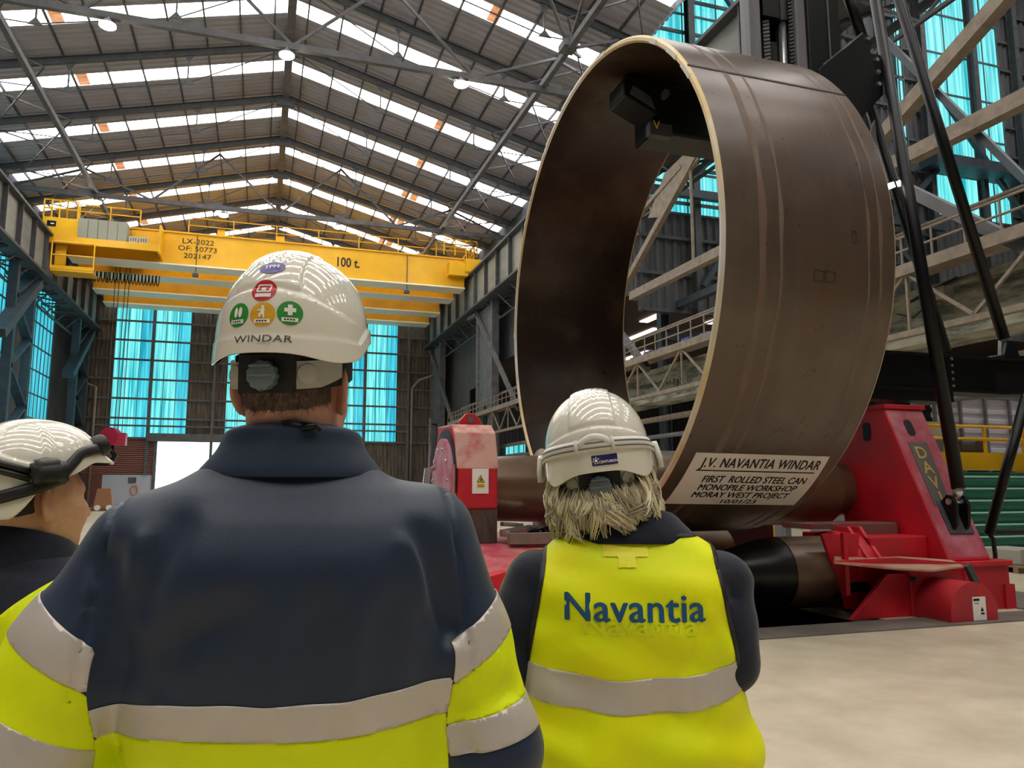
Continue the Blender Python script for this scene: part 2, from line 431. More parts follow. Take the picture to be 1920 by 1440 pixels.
# cross wall that closes the taller bay on the right, facing the camera
CY = 28.5
rects = [(14.9, 15.6, 8.9, 30), (15.6, 22.8, 8.9, 13.4), (22.8, 31.4, 8.9, 30), (36.6, 48, 8.9, 30), (31.4, 36.6, 8.9, 15.0)]
cladding('wall_cross', rects, 'y', m_wall_d, CY, .42, .09)
glazed(15.6, 22.8, 13.4, 30, 'y', CY, (m_cyan, m_cyan), mull=False, rows=1.9, posts=4)
glazed(31.4, 34.4, 15.0, 30, 'y', CY, (m_cyan, m_cyan), mull=False, rows=2.2, posts=2)
glazed(34.4, 36.6, 15.0, 30, 'y', CY, (m_cyan, m_cyan), mull=False, rows=2.2, posts=2)
glazed(29.6, 29.9, 13, 26, 'y', CY - .15, (m_cyan, m_cyan), mull=False, rows=2.2, posts=1)
g = MB()
for z in np.arange(9.0, 30, 1.62): g.bar((14.9, CY - .16, z), (31.4, CY - .16, z), .1, .14); g.bar((36.6, CY - .16, z), (48, CY - .16, z), .1, .14)
for xx in (17.6, 20.6, 24, 27.4, 31.0, 34.4, 37.4): g.ibeam((xx, CY - .4, 8.9), (xx, CY - .4, 30), .3, .4, .04, (0, 1, 0))
struct(g.build('wall_cross_girt', STEEL_DARK))
g = MB()
for (a, b) in (((31.2, 21.5), (37.4, 14.2)), ((17.6, 10), (20.6, 14.5)), ((20.6, 14.5), (24, 10)), ((20.6, 17.5), (24, 26)), ((24, 17.5), (17.6, 26)), ((24, 10), (31, 17)), ((31, 10), (24, 17))):
    g.bar((a[0], CY - .8, a[1]), (b[0], CY - .8, b[1]), .22, .22)
for z in (14.0,): g.bar((15.2, CY - .9, z), (31, CY - .9, z), .3, .35)
g.box((30.2, CY - 1.6, 17.0), (42, CY - .5, 17.5))
struct(g.build('wall_cross_bracing', STEEL_BLUE))
cladding('wall_upper', [(YB, CY, 20.3, 30)], 'x', m_wall_d, 14.95)
struct(MB().box((14.8, YB, 30), (48, CY + 1, 30.2)).build('ceiling_side', m_wall_d))
cladding('wall_side', [(YB, 64, 0, 30)], 'x', m_wall_d, 48)
cladding('wall_aisle', [(XR, 48, 0, 10.6)], 'y', m_wall_d, 62)
for y in (-6, 1, 8, 15, 22):
    n_win += 1; struct(MB().box((16.5, y - .7, 29.93), (42, y + .7, 29.99)).build('window_%d' % n_win, m_sky))
# roof of the low aisle behind the cross wall, daylight slits between its sheets
m = MB(); m.add([(16, CY + .3, 10.4), (48, CY + .3, 10.4), (48, YF, 10.4), (16, YF, 10.4), (16, CY + .3, 10.6), (48, CY + .3, 10.6), (48, YF, 10.6), (16, YF, 10.6)], [(0, 1, 2, 3), (7, 6, 5, 4)])
aisle = struct(m.build('ceiling_aisle', mat('brown_aisle_roof', '#4a3c38', .8)))
m = MB()
for k, (x0, y0, ln) in enumerate([(19, 33, 3.2), (22.5, 32, 3.5), (26, 34, 2.8), (20.5, 37.5, 4), (24.6, 38.6, 3.4), (19, 42, 5), (23.5, 44, 3.6), (28, 36, 3), (31, 40, 4), (20, 48, 4), (25, 50, 5), (27.5, 31.2, 2.2)]):
    m.box((x0, y0, 10.32), (x0 + .5, y0 + ln, 10.38))
m.build('daylight_slit', glow('pinkish_roof_light', '#e8c4ac', '#fff0e0', 2.2), aisle)
# ================================================================ RUNWAYS, COLUMNS, CRANES, LAMPS
m_web = mat('runway_web_paint', '#8a8880', .55, noise=(.6, '#5c5e62', .3, .7), stretch=(1, .4, 1))
def runway(x, s, label):
    """box girder along the hall, s = +1 when the hall lies on its +x side"""
    r = thing('crane_runway_girder', label, 'girder', (x, 20, 14.4)); xf = x; xb = x - s * .9
    MB().box((min(xf, xb), YB, 14.5), (max(xf, xb), YF, 17.0)).build('web', m_web, r)
    MB().box((min(xf + s * .35, xb), YB, 17.0), (max(xf + s * .35, xb), YF, 17.14)).build('top_flange', STEEL_DARK, r)
    MB().box((min(xf + s * .3, xb), YB, 14.36), (max(xf + s * .3, xb), YF, 14.5)).build('bottom_flange', STEEL_DARK, r)
    MB().bar((xf - s * .2, YB, 17.22), (xf - s * .2, YF, 17.22), .12, .16).build('rail', STEEL_GREY, r)
    y = YB + .5
    while y < YF: MB().box((min(xf, xf + s * .26), y - .03, 14.5), (max(xf, xf + s * .26), y + .03, 17.0)).build('stiffener', STEEL_DARK, r); y += 2.7
    m = MB(); xo = x - s * 1.9; m.bar((xo, YB, 14.2), (xo, YF, 14.2), .16, .2); y = YB
    while y < YF - 2.7:
        m.bar((xo, y, 14.2), (x - s * .2, y + 2.7, 14.3), .09, .09); m.bar((x - s * .2, y, 14.3), (xo, y, 14.2), .09, .09)
        m.bar((xo, y, 14.2), (x - s * .8, y, 13.0), .08, .08); m.bar((x - s * .8, y, 13.0), (x - s * .8, y + 2.7, 13.0), .1, .1); m.bar((x - s * .8, y, 13.0), (x - s * .1, y + 1.3, 14.3), .07, .07); y += 2.7
    m.build('walkway_lattice', STEEL_DARK, r)
runway(-13.1, 1, 'dark ribbed crane runway girder along the left wall')
runway(14.35, -1, 'grey ribbed crane runway girder along the right side behind the steel can')
def column(x, s, y, where, solid):
    c = thing('steel_column', where, 'column', (x, y, 0), 'columns under the crane runways'); xa = x - s * .5
    m = MB()
    for yy in (y - 3.6, y): m.box((min(xa - .25, xa + .25), yy - .22, 0), (max(xa - .25, xa + .25), yy + .22, 14.3))
    m.build('chord', STEEL_BLUE if s > 0 else STEEL_GREY, c)
    m = MB(); z = .3; k = 0
    if solid: m.box((xa - .1, y - 3.5, 7.2), (xa + .1, y - .1, 14.2)); m.box((xa - .1, y - 3.5, 0), (xa + .1, y - 2.3, 7.3)); m.box((xa - .1, y - 1.2, 0), (xa + .1, y - .1, 7.3)); z = 14
    while z < 13:
        a, b = (y - 3.6, y) if k % 2 == 0 else (y, y - 3.6); m.bar((xa, a, z), (xa, b, z + 2.0), .14, .5, (1, 0, 0)); z += 2.0; k += 1
    m.build('lattice_web', STEEL_BLUE if s > 0 else STEEL_GREY, c)
    if s > 0: MB().bar((x - s * .3, y, 13.9), (x - s * .3, y - 6.2, 9.6), .5, .75, (1, 0, 0)).box((x - s * .7 - .3, y - .5, 13.5), (x - s * .7 + .5, y + .6, 14.36)).build('knee_brace', STEEL_BLUE, c)
    if s < 0:
        MB().bar((x + .2, y - .2, 13.9), (x + .2, y - 9.6, 6.2), .22, .26).bar((x + .2, y - .2, 14.0), (x + .2, y + 2.2, 14.2), .3, .3).build('brace', STEEL_GREY, c)
for k, y in enumerate((52.3, 68.2, 36.1, 19.9)):
    column(-13.1, 1, y, ['blue-grey lattice column under the left runway, nearest one in view', 'blue-grey lattice column under the left runway in the far corner', 'blue-grey lattice column under the left runway near the hall middle', 'blue-grey lattice column on the left side close to the visitors'][k], False)
    column(14.35, -1, y + .6, ['grey plated column under the right runway in front of the yellow crane', 'grey column under the right runway in the far corner', 'grey column under the right runway hidden behind the steel can', 'grey column under the right runway near the black support mast'][k], True)
# left corner pipework and mesh panels
dp = MB(); dp.tube([(-10.9 - 1.9, YF - .8, 0), (-12.8, YF - .8, 9.6), (-13.6, YF - .8, 9.9)], .12, 8)
tag(dp.build('drain_pipe', STEEL_TAN, smooth=True), 'pale drain pipe with a bend in the far left corner', 'pipe')
dp = MB(); dp.tube([(12.9, YF - .8, 0), (12.9, YF - .8, 10.5), (13.4, YF - 1.4, 11.2), (14.6, YF - 2, 11.6)], .12, 8)
tag(dp.build('drain_pipe', STEEL_TAN, smooth=True), 'pale drain pipe with a bend in the far right corner', 'pipe')

# ---------------------------------------------------------------- overhead cranes
m_flange = mat('pale_flange_paint', '#efe6d0', .5)
m_ochre = mat('ochre_crane_paint', '#d29a10', .5, noise=(.8, '#b98812', .3, .7))
def girder(r, y, x0, x1, m, zb=16.14, zt=18.5, lip=.25):
    MB().box((x0, y, zb + .08), (x1, y + 1.3, zt - .08)).build('bridge_girder', m, r)
    MB().box((x0, y - lip, zb), (x1, y + 1.4, zb + .1)).build('bottom_flange', m_flange, r)
    MB().box((x0, y - .1, zt - .1), (x1, y + 1.4, zt)).build('top_flange', m, r)
def railing(r, pts, h, m=YELLOW, step=2.9, rad=.035):
    t = MB()
    for p, q in zip(pts[:-1], pts[1:]):
        p = np.array(p, float); q = np.array(q, float); n = max(1, int(round(np.linalg.norm(q - p) / step)))
        for k in range(n + 1): a = p + (q - p) * k / n; t.tube([a, a + (0, 0, h)], rad, 6)
        for f in (.52, 1.0): t.tube([p + (0, 0, h * f), q + (0, 0, h * f)], rad, 6)
    return t.build('railing', m, r)
cr = thing('overhead_crane', 'bright yellow overhead travelling crane marked 100 t, nearest of the two', 'crane', (.6, 55, 17.3))
girder(cr, 54.0, -12.2, 13.9, YELLOW); girder(cr, 57.4, -12.2, 13.9, YELLOW)
MB().box((-13.5, 53.2, 17.32), (-12.0, 59.6, 18.3)).build('end_carriage', YELLOW, cr); MB().box((13.8, 53.2, 17.32), (15.1, 59.6, 18.3)).build('end_carriage', YELLOW, cr)
MB().box((-10.6, 55.5, 16.58), (-8.2, 57.3, 17.3)).box((-10.6, 54.6, 17.3), (-10.2, 58.2, 18.7)).box((-8.6, 54.6, 17.3), (-8.2, 58.2, 18.7)).build('trolley', YELLOW, cr)
MB().box((-13.5, 52.9, 17.15), (-11.5, 53.0, 18.35)).box((-13.4, 52.6, 16.95), (-6.7, 54, 17.08)).box((-13.4, 52.55, 16.62), (-6.7, 52.7, 17.08)).box((-6.8, 52.6, 16.5), (-6.68, 54, 18.4)).box((-8.6, 53.9, 17), (-6.8, 54, 18.3)).build('service_platform', YELLOW, cr)
cb = MB().box((-11.5, 52.8, 17.1), (-8.7, 53.7, 18.42)).build('control_cabinet', mat('grey_cabinet', '#8d8f84', .5), cr)
m = MB()
for k in range(1, 5): m.box((-11.5 + .56 * k - .012, 52.78, 17.15), (-11.5 + .56 * k + .012, 52.81, 18.35))
m.build('cabinet_door_gap', STEEL_DARK, cb)
for x in (-8.55, -7.95):
    bx = MB().box((x, 52.7, 17.1), (x + .5, 53.1, 17.5)).build('junction_box', mat('light_grey_box', '#b8b8b0', .5), cr)
    m = MB()
    for k in range(3): m.box((x + .08 + k * .14, 52.68, 17.2), (x + .14 + k * .14, 52.7, 17.42))
    m.build('gland', STEEL_GREY, bx)
pl = MB().box((-13.25, 52.9, 17.75), (-12.75, 52.88, 18.1)).build('name_plate', BLACK_PAINT, cr)
MB().box((-13.05, 52.86, 17.88), (-12.85, 52.88, 17.96)).build('plate_marking', WHITE_PAINT, pl)
railing(cr, [(-13.5, 53.0, 18.35), (-12.2, 53, 18.35), (-11.6, 53, 18.35)], 1.15, step=.45, rad=.05)
railing(cr, [(-11.5, 53.0, 18.42), (-8.0, 53.0, 18.42)], .95, step=1.8, rad=.04)
railing(cr, [(-5.2, 54.1, 18.5), (14.6, 54.1, 18.5)], 1.1)
railing(cr, [(12.2, 53.4, 18.5), (14.7, 53.4, 18.5), (14.7, 58, 18.5)], 1.2, step=.8, rad=.045)
railing(cr, [(-12.75, 52.4, 14.9), (-10.4, 52.4, 14.9)], 1.75, step=2.7, rad=.05)
MB().box((-12.75, 52.4, 14.8), (-10.4, 53.8, 14.92)).box((-12.75, 52.38, 14.92), (-10.4, 52.42, 15.15)).box((-12.7, 53.0, 15.1), (-12.1, 53.2, 16.65)).build('lower_cage', YELLOW, cr)
MB().box((12.6, 53.3, 17.0), (14.2, 54, 18.0)).build('drive_cover', YELLOW, cr)
fc = MB()
for k in range(24):
    t = np.linspace(0, math.pi, 7); x0 = -12.4 + k * .24 if k < 9 else -10.4 + (k - 9) * .22
    fc.tube([(x0 + .1 * (1 - math.cos(a)), 56.6 + .05 * (k % 2), 16.05 - .75 * math.sin(a)) for a in t], .035, 5)
fc.build('festoon_cable', BLACK_MATT, cr)
MB().box((-3.4, 54.2, 18.5), (-2.9, 55, 19.0)).box((.4, 54.2, 18.5), (1.0, 55, 18.95)).build('trolley_stop', YELLOW, cr)
for x in (-4.6, 9.6):
    lampl = MB().tube([(x, 53.9, 18.3), (x, 53.9, 15.7)], .03, 6).box((x - .18, 53.75, 15.5), (x + .18, 54.1, 15.7)); lampl.build('pendant_sensor', STEEL_DARK, cr)
flat_lettering('lettering', 'LX-2022\nOF: 50773\n202147', .5, (-4.55, 53.98, 17.75), (1, 0, 0), (0, 0, 1), LETTER_BLACK, cr, sx=1.15)
flat_lettering('lettering', '100 t.', .95, (5.35, 53.98, 17.1), (1, 0, 0), (0, 0, 1), LETTER_BLACK, cr, sx=.78, bold=.02)
cr2 = thing('overhead_crane', 'ochre overhead travelling crane behind the bright yellow one, close to the far wall', 'crane', (.6, 64, 17.3))
girder(cr2, 61.9, -12.2, 13.8, m_ochre, 16.0, 18.4); girder(cr2, 66.0, -12.2, 13.8, m_ochre, 15.95, 18.4)
for x in (-13.5, 13.7): MB().box((x, 61, 17.32), (x + 1.35, 67.8, 18.3)).build('end_carriage', m_ochre, cr2)
# hook block on its ropes
hk = thing('crane_hook_block', 'red hook block on four ropes hanging below the crane at the left', 'hook', (-9.35, 55.9, 3.4))
m = MB()
for dx, dy in ((-.42, 0), (-.15, 0), (.28, 0), (.55, 0)): m.tube([(-9.35 + dx * .9, 55.9 + dy, 16.6), (-9.35 + dx * .75, 55.9 + dy, 5.2)], .03, 5)
m.build('wire_rope', STEEL_DARK, hk)
m_hook = mat('red_hook_paint', '#a01838', .45)
MB().rev([(-.3, .3), (-.28, .62), (.28, .62), (.3, .3)], (-9.35, 55.9, 4.85), (.3, 1, 0), 28).box((-9.0, 55.5, 4.3), (-8.4, 56.3, 5.1)).build('pulley_housing', m_hook, hk, auto=40)
MB().tube([(-9.2, 55.9, 4.3), (-9.2, 55.9, 3.9), (-9.0, 55.9, 3.65), (-9.15, 55.9, 3.3), (-9.45, 55.9, 3.35), (-9.5, 55.9, 3.6)], [.12, .14, .16, .17, .14, .06], 10).build('hook', BLACK_PAINT, hk, smooth=True)

# ---------------------------------------------------------------- lamps
m_lamp = mat('lit_lamp_lens', '#fff4d0', .5, emit=LAMP)
spots = [(-6.0, 29.8), (.34, 29.8), (7.4, 29.8), (-9.9, 49.6), (-2.8, 49.6), (4.2, 49.6), (11.0, 49.6)]
names = ['over the visitors at the left roof strip', 'under the ridge beam, nearest one', 'beside the roof strut above the crane', 'over the left end of the crane', 'left of the ridge above the crane railing', 'right of the ridge above the crane railing', 'over the right end of the crane']
hid = [(-6, 10), (1.6, 10), (7, 10), (-6, -6), (1.6, -6), (7, -6)]
for k, (x, y) in enumerate(spots + hid):
    l = thing('high_bay_lamp', 'bright high bay lamp hung ' + (names[k] if k < 7 else 'from the roof behind the visitors'), 'lamp', (x, y, 18.5), 'lamps along the roof trusses')
    zt = 18.8 if k < 7 else roof_z(x) - .2
    MB().rev([(0, .12), (.12, .2), (.2, .3)][::1], (x, y - .22, 18.62), (0, 0, -1), 20).tube([(x, y - .22, 18.6), (x, y - .12, zt)], .03, 6).build('housing', STEEL_GREY, l, smooth=True)
    MB().rev([(0, .29), (.06, .29), (.12, .2), (.15, .05)], (x, y - .22, 18.42), (0, 0, -1), 20).build('lens', m_lamp, l, smooth=True)
# ---------------------------------------------------------------- right-hand side: lattice beams, walkway, girder, pipes
t = MB(); t.bar((14.5, 7, 9.35), (14.5, 28.2, 9.45), .3, .34)
tag(t.build('lattice_beam', STEEL_TAN), 'horizontal tan steel beam running along the right side past the mast', 'beam')
t = MB(); t.bar((14.5, 16.4, 9.4), (14.5, 9.0, 12.6), .3, .34)
tag(t.build('lattice_beam', STEEL_TAN), 'sloping tan steel beam rising across the right cyan window', 'beam')
t = MB(); t.bar(on_x(1655, 70, 14.7), on_x(1925, 340, 14.7), .12, .15)
tag(t.build('lattice_beam', STEEL_BLUE), 'thin blue-grey brace crossing the sloping tan beam', 'beam')
t = MB(); t.bar((14.5, 29.2, 9.9), (14.5, 22.6, 13.6), .22, .26); t.bar((14.5, 28, 12.6), (14.5, 24, 13.4), .18, .18); t.prism([(26.6, 12.3), (25.2, 13.6), (22.5, 13.9), (22.5, 13.3), (24.6, 12.6), (25.6, 12.0)], 'x', 14.45, 14.55)
t.tube([(14.5, 23.4, 9.5), (14.5, 23.4, 13.4)], .06, 8)
tag(t.build('lattice_beam', STEEL_TAN), 'sloping tan brace and post seen through the steel can', 'beam')
t = MB(); t.bar((16.7, 29.8, 8.2), (22, 27.6, 8.1), .3, .3); t.ibeam((16.8, 29.8, 0), (16.8, 29.8, 9.5), .4, .4); t.bar((16.8, 29.8, 9.3), (16.8, 23.2, 9.3), .3, .3); t.ibeam((16.8, 23.2, 6.4), (16.8, 23.2, 9.4), .3, .3)
tag(t.build('portal_frame', STEEL_BLUE), 'blue-grey portal frame below the cross wall seen through the steel can', 'frame')
wk = thing('walkway', 'tan steel walkway with railing and truss along the right side', 'walkway', (14.5, 18, 4.9))
WY0, WY1 = 7.0, 60.0
MB().box((14.2, WY0, 6.6), (15.2, WY1, 6.66)).box((14.15, WY0, 6.45), (14.25, WY1, 6.72)).build('deck', STEEL_TAN, wk)
railing(wk, [(14.2, WY0, 6.7), (14.2, WY1, 6.7)], .68, STEEL_TAN, .85, .028)
t = MB(); y = WY0; k = 0
while y < WY1 - 3:
    t.bar((14.25, y, 6.5), (14.25, y + 1.7, 5.15), .07, .07); t.bar((14.25, y + 3.4, 6.5), (14.25, y + 1.7, 5.15), .07, .07); t.bar((14.25, y + 3.4, 6.5), (14.25, y + 3.4, 5.15), .06, .06)
    y += 3.4
t.build('truss_bars', STEEL_TAN, wk); MB().bar((14.3, WY0, 5.08), (14.3, WY1, 5.08), .16, .14).build('bottom_chord', STEEL_TAN, wk)
m_weather = mat('weathered_girder_paint', '#a3a496', .8, noise=(1.4, '#4c4e48', .42, .62), stretch=(1, .5, 2.5))
gd = thing('side_girder', 'weathered pale side girder with faded lettering behind the walkway', 'girder', (15.6, 18, 5.2))
MB().box((15.5, WY0, 5.2), (16.3, 44, 6.2)).build('web', m_weather, gd)
MB().box((15.2, WY0, 5.0), (16.4, 44, 5.2)).box((15.2, WY0, 6.2), (16.4, 44, 6.35)).build('flange', m_weather, gd)
v, f = text_mesh('T/ADIR    C.ACHORES', .62, align='LEFT')
MB().add([(15.48, 27.6 - a, 5.42 + b) for a, b in v], f).build('faded_lettering', mat('faded_white_paint', '#a8a898', .8), gd, fix=False)
for (z, x, r_, lab) in ((4.35, 15.6, .12, 'thick pale pipe below the side girder'), (3.6, 15.4, .09, 'thin grey pipe low along the right side'), (7.9, 15.3, .07, 'thin grey pipe above the walkway railing')):
    p = MB().tube([(x, 7, z), (x, 60, z)], r_, 8); tag(p.build('pipe', STEEL_TAN if z > 4 else STEEL_GREY, smooth=True), lab, 'pipe')
for k, y in enumerate((23.1, 24.4, 26.2, 27.4, 28.6)):
    b = MB().box((14.8, y, 6.68), (15.15, y + .55, 7.0 + .04 * (k % 2))); tag(b.build('storage_bin', mat('blue_bin', '#2456b8', .5), bevel=.02), 'small blue storage bin on the walkway seen through the can', 'bin', 'blue bins on the walkway')
eq = thing('winch', 'small grey winch unit on a rail under the walkway at right', 'winch', (14.9, 13.6, 5.9))
MB().box((14.8, 13.3, 5.85), (15.1, 13.55, 6.15)).box((14.8, 13.6, 5.8), (15.1, 13.85, 6.1)).build('motor_box', STEEL_TAN, eq, bevel=.02)
MB().bar((14.9, 13.0, 6.25), (14.9, 14.4, 6.0), .06, .06).tube([(14.9, 13.9, 5.8), (14.9, 14.3, 5.6), (14.9, 14.8, 5.8)], .02, 6).build('cable', BLACK_MATT, eq)
# lower right: pale corrugated gate, yellow carriage, green barrier, pallet
gt = thing('corrugated_gate', 'pale ribbed gate panel far behind the red housing', 'gate', (22, 18, 0))
m = MB(); m.corr((19.2, 18, 2.3), (0, 0, 1), (1, 0, 0), 2.0, 5.5, .3, .06); m.build('panel', mat('pale_lilac_sheet', '#b4b0b8', .6), gt, fix=False)
m = MB()
for x in (19.2, 20.2, 21.2, 22.2, 23.2, 24.2): m.bar((x, 17.9, 0), (x, 17.9, 4.4), .08, .08)
for z in (2.3, 4.3): m.bar((19.2, 17.9, z), (24.6, 17.9, z), .07, .1)
m.build('frame', STEEL_GREY, gt)
yc_ = thing('rail_carriage', 'yellow rail carriage with guard rails behind the green barrier', 'carriage', (14, 14.2, 0))
MB().box((9.2, 14.0, 1.95), (19, 14.8, 2.35)).build('beam', YELLOW, yc_)
for x in (10.2, 18.0): MB().box((x, 14.1, 0), (x + .3, 14.5, 2.0)).build('leg', YELLOW, yc_)
railing(yc_, [(9.2, 14.05, 2.35), (19, 14.05, 2.35)], .62, YELLOW, 1.3, .045)
MB().box((15.6, 14.2, 2.35), (16.0, 14.7, 2.75)).build('gear_box', STEEL_DARK, yc_); MB().cyl((16.7, 14.3, 2.5), (16.7, 14.7, 2.5), .2).build('drive_wheel', STEEL_DARK, yc_); MB().box((14.6, 14.2, 2.35), (15.1, 14.6, 2.6)).build('motor', STEEL_DARK, yc_)
MB().box((15.6, 14.9, 2.35), (16.6, 15.4, 3.15)).build('cabinet', mat('cream_cabinet', '#b8b49c', .5), yc_)
gb = thing('green_barrier', 'green ribbed sheet barrier standing at the right behind the red housing', 'barrier', (15.5, 13, 0))
m = MB(); m.corr((12.8, 13, .02), (0, 0, 1), (1, 0, 0), 1.84, 6.2, .26, .05); m.build('sheet', mat('green_sheet', '#1f6a58', .4), gb, fix=False)
m = MB()
for k in range(7): m.bar((12.8, 12.93, .2 + .26 * k), (19, 12.93, .2 + .26 * k), .03, .035)
m.build('ridge', mat('green_ridge_highlight', '#a8d0bc', .35), gb); MB().box((12.8, 13.02, 0), (12.9, 13.2, 1.85)).box((18.9, 13.02, 0), (19, 13.2, 1.85)).build('post', STEEL_DARK, gb)  # pale bars: highlights along the sheet's ridges, painted in as colour
pt = thing('pallet', 'pallet with pale packed parts at the right edge beside the red base', 'pallet', (13.3, 10.8, 0))
m = MB()
for k in range(3): m.box((12.9, 10.5 + k * .4, 0), (14.3, 10.6 + k * .4, .1))
for k in range(6): m.box((12.9 + k * .24, 10.4, .1), (13.06 + k * .24, 11.5, .13))
m.build('boards', mat('pallet_wood', '#8a7458', .8), pt)
MB().box((13.0, 10.5, .13), (13.6, 11.3, .42)).box((13.7, 10.6, .13), (14.2, 11.2, .36)).build('packed_parts', mat('grey_wrap', '#a09c92', .5), pt, bevel=.03)
# far corner bits of the hall floor
sk = thing('steel_stand', 'small rusty steel stand on the far floor left of the man', 'stand', (-9.8, 58.5, 0))
MB().prism([(-10.5, .18), (-9.3, .18), (-9.5, 1.5), (-10.3, 1.5)], 'y', 58.2, 58.9).build('body', mat('rusty_stand', '#9a6a4c', .7), sk)
MB().box((-11.6, 58.0, .0), (-9.0, 59.1, .18)).build('base_plate', mat('rust_brown', '#6a4a38', .7), sk)
for x in (-10.2, -9.5): MB().cyl((x, 57.95, .22), (x, 58.2, .22), .18).build('foot', WHITE_PAINT, sk)
fx = thing('fire_extinguisher_point', 'small notice and orange hose on the pale far wall panel', 'sign', (-9.7, YF - .1, 1))
MB().box((-10.1, YF - .12, 1.95), (-9.5, YF - .09, 2.4)).build('notice', STEEL_GREY, fx)
MB().tube([(-9.6 + .25 * math.cos(a), YF - .14, 1.35 + .4 * math.sin(a)) for a in np.linspace(0, 6.2, 16)], .06, 6).build('hose', mat('orange_hose', '#d88858', .5), fx)
w = glazed(46, 50, 2.4, 4.4, 'x', XR - .1, (m_cyan, m_cyan), mull=False, rows=.66, posts=4)
# ================================================================ THE STEEL CAN
CX0, CX1, CYC, CZC, CR, CT = 4.2, 6.3, 9.49, 4.19, 3.27, .085
def steel_material(name, c1, c2, c3, rough, streak):
    m = mat(name, c1, rough, .25)
    nt = m.node_tree; b = nt.nodes['Principled BSDF']
    tc = nt.nodes.new('ShaderNodeTexCoord')
    def noise(sx, s, d):
        mp = nt.nodes.new('ShaderNodeMapping'); mp.inputs['Scale'].default_value = sx; nt.links.new(tc.outputs['Object'], mp.inputs[0])
        n = nt.nodes.new('ShaderNodeTexNoise'); n.inputs['Scale'].default_value = s; n.inputs['Detail'].default_value = d; n.inputs['Roughness'].default_value = .6
        nt.links.new(mp.outputs[0], n.inputs['Vector']); return n
    def ramp(n, stops):
        r = nt.nodes.new('ShaderNodeValToRGB'); e = r.color_ramp.elements
        e[0].position, e[1].position = stops[0][0], stops[-1][0]; e[0].color, e[1].color = lin(stops[0][1]), lin(stops[-1][1])
        for p, c in stops[1:-1]: x = e.new(p); x.color = lin(c)
        nt.links.new(n.outputs[0], r.inputs[0]); return r
    a = ramp(noise((1, 1, 1), .8, 5), ((.3, c1), (.5, c2), (.72, c3)))
    s = ramp(noise(streak, 1.0, 6), ((.3, '#5e5248'), (.68, '#aca094')))
    mx = nt.nodes.new('ShaderNodeMix'); mx.data_type = 'RGBA'; mx.blend_type = 'OVERLAY'; mx.inputs[0].default_value = .3
    nt.links.new(a.outputs[0], mx.inputs[6]); nt.links.new(s.outputs[0], mx.inputs[7]); nt.links.new(mx.outputs[2], b.inputs['Base Color'])
    g = ramp(noise((1, 1, 1), 6, 4), ((.3, '#8e8e8e'), (.7, '#9a9a9a')))
    nt.links.new(g.outputs[0], b.inputs['Roughness'])
    return m
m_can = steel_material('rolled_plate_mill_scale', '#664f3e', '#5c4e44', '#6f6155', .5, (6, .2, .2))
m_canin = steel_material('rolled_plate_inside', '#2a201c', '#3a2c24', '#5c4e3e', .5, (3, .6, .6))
def cpt(x, deg, r): a = math.radians(deg); return (x, CYC + r * math.cos(a), CZC + r * math.sin(a))
can = thing('steel_can', 'huge rolled brown steel can standing on the bending machine', 'steel can', (5.25, CYC, CZC - CR))
def shell_patch(x0, x1, a0, a1, r0, r1, nx=2, na=None):
    na = na or max(2, int(abs(a1 - a0) / 1.2)); vs = []; fs = []
    for r in (r1, r0):
        for i in range(na + 1):
            for j in range(nx + 1): vs.append(cpt(x0 + (x1 - x0) * j / nx, a0 + (a1 - a0) * i / na, r))
    w = nx + 1; N = (na + 1) * w
    for i in range(na):
        for j in range(nx):
            q = (i * w + j, i * w + j + 1, (i + 1) * w + j + 1, (i + 1) * w + j)
            fs.append(q); fs.append(tuple(k + N for k in reversed(q)))
        for j in (0, nx): fs.append((i * w + j, (i + 1) * w + j, (i + 1) * w + j + N, i * w + j + N))
    for i in (0, na):
        for j in range(nx): fs.append((i * w + j, i * w + j + 1, i * w + j + 1 + N, i * w + j + N))
    return vs, fs
NA = 240
vs = []; fs = []
for r in (CR, CR - CT):
    for x in (CX0 + .03, CX1):
        for k in range(NA): vs.append(cpt(x, 360 * k / NA, r))
for k in range(NA):
    k2 = (k + 1) % NA
    fs.append((k, k2, NA + k2, NA + k))
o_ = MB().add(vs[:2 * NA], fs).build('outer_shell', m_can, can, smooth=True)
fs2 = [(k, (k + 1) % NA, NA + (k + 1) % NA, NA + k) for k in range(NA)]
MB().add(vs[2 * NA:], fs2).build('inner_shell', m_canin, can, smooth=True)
m_edge = mat('ground_plate_edge', '#c0a878', .45, .3, noise=(.45, '#ccc8c2', .42, .58))
for x0, x1, m_s in ((4.62, 4.7, '#675040'), (4.86, 4.9, '#6a5444'), (5.95, 5.98, '#675240'), (6.1, 6.14, '#655140')):
    vb, fb = [], []
    for k in range(181):
        for x in (x0 + .012 * math.sin(k * .21), x1 + .01 * math.sin(k * .33 + 1)): vb.append(cpt(x, 120 + k * .75, CR + .0015))
    fb = [(2 * k, 2 * k + 1, 2 * k + 3, 2 * k + 2) for k in range(180)]
    MB().add(vb, fb).build('rust_streak', mat('rust_streak', m_s, .6, .2, noise=(2.5, '#6a5c50', .42, .58)), can, smooth=True)
ring = MB(); prof = [(CX0 + .03, CR), (CX0, CR - .028), (CX0, CR - CT + .02), (CX0 + .03, CR - CT)]
rv = [cpt(x, 360 * k / NA, r) for x, r in prof for k in range(NA)]
rf = [(i * NA + k, i * NA + (k + 1) % NA, (i + 1) * NA + (k + 1) % NA, (i + 1) * NA + k) for i in range(3) for k in range(NA)]
ring.add(rv, rf).build('front_edge', m_edge, can, auto=30)
ring = MB(); prof = [(CX1, CR), (CX1 + .03, CR - .02), (CX1 + .03, CR - CT + .02), (CX1, CR - CT)]
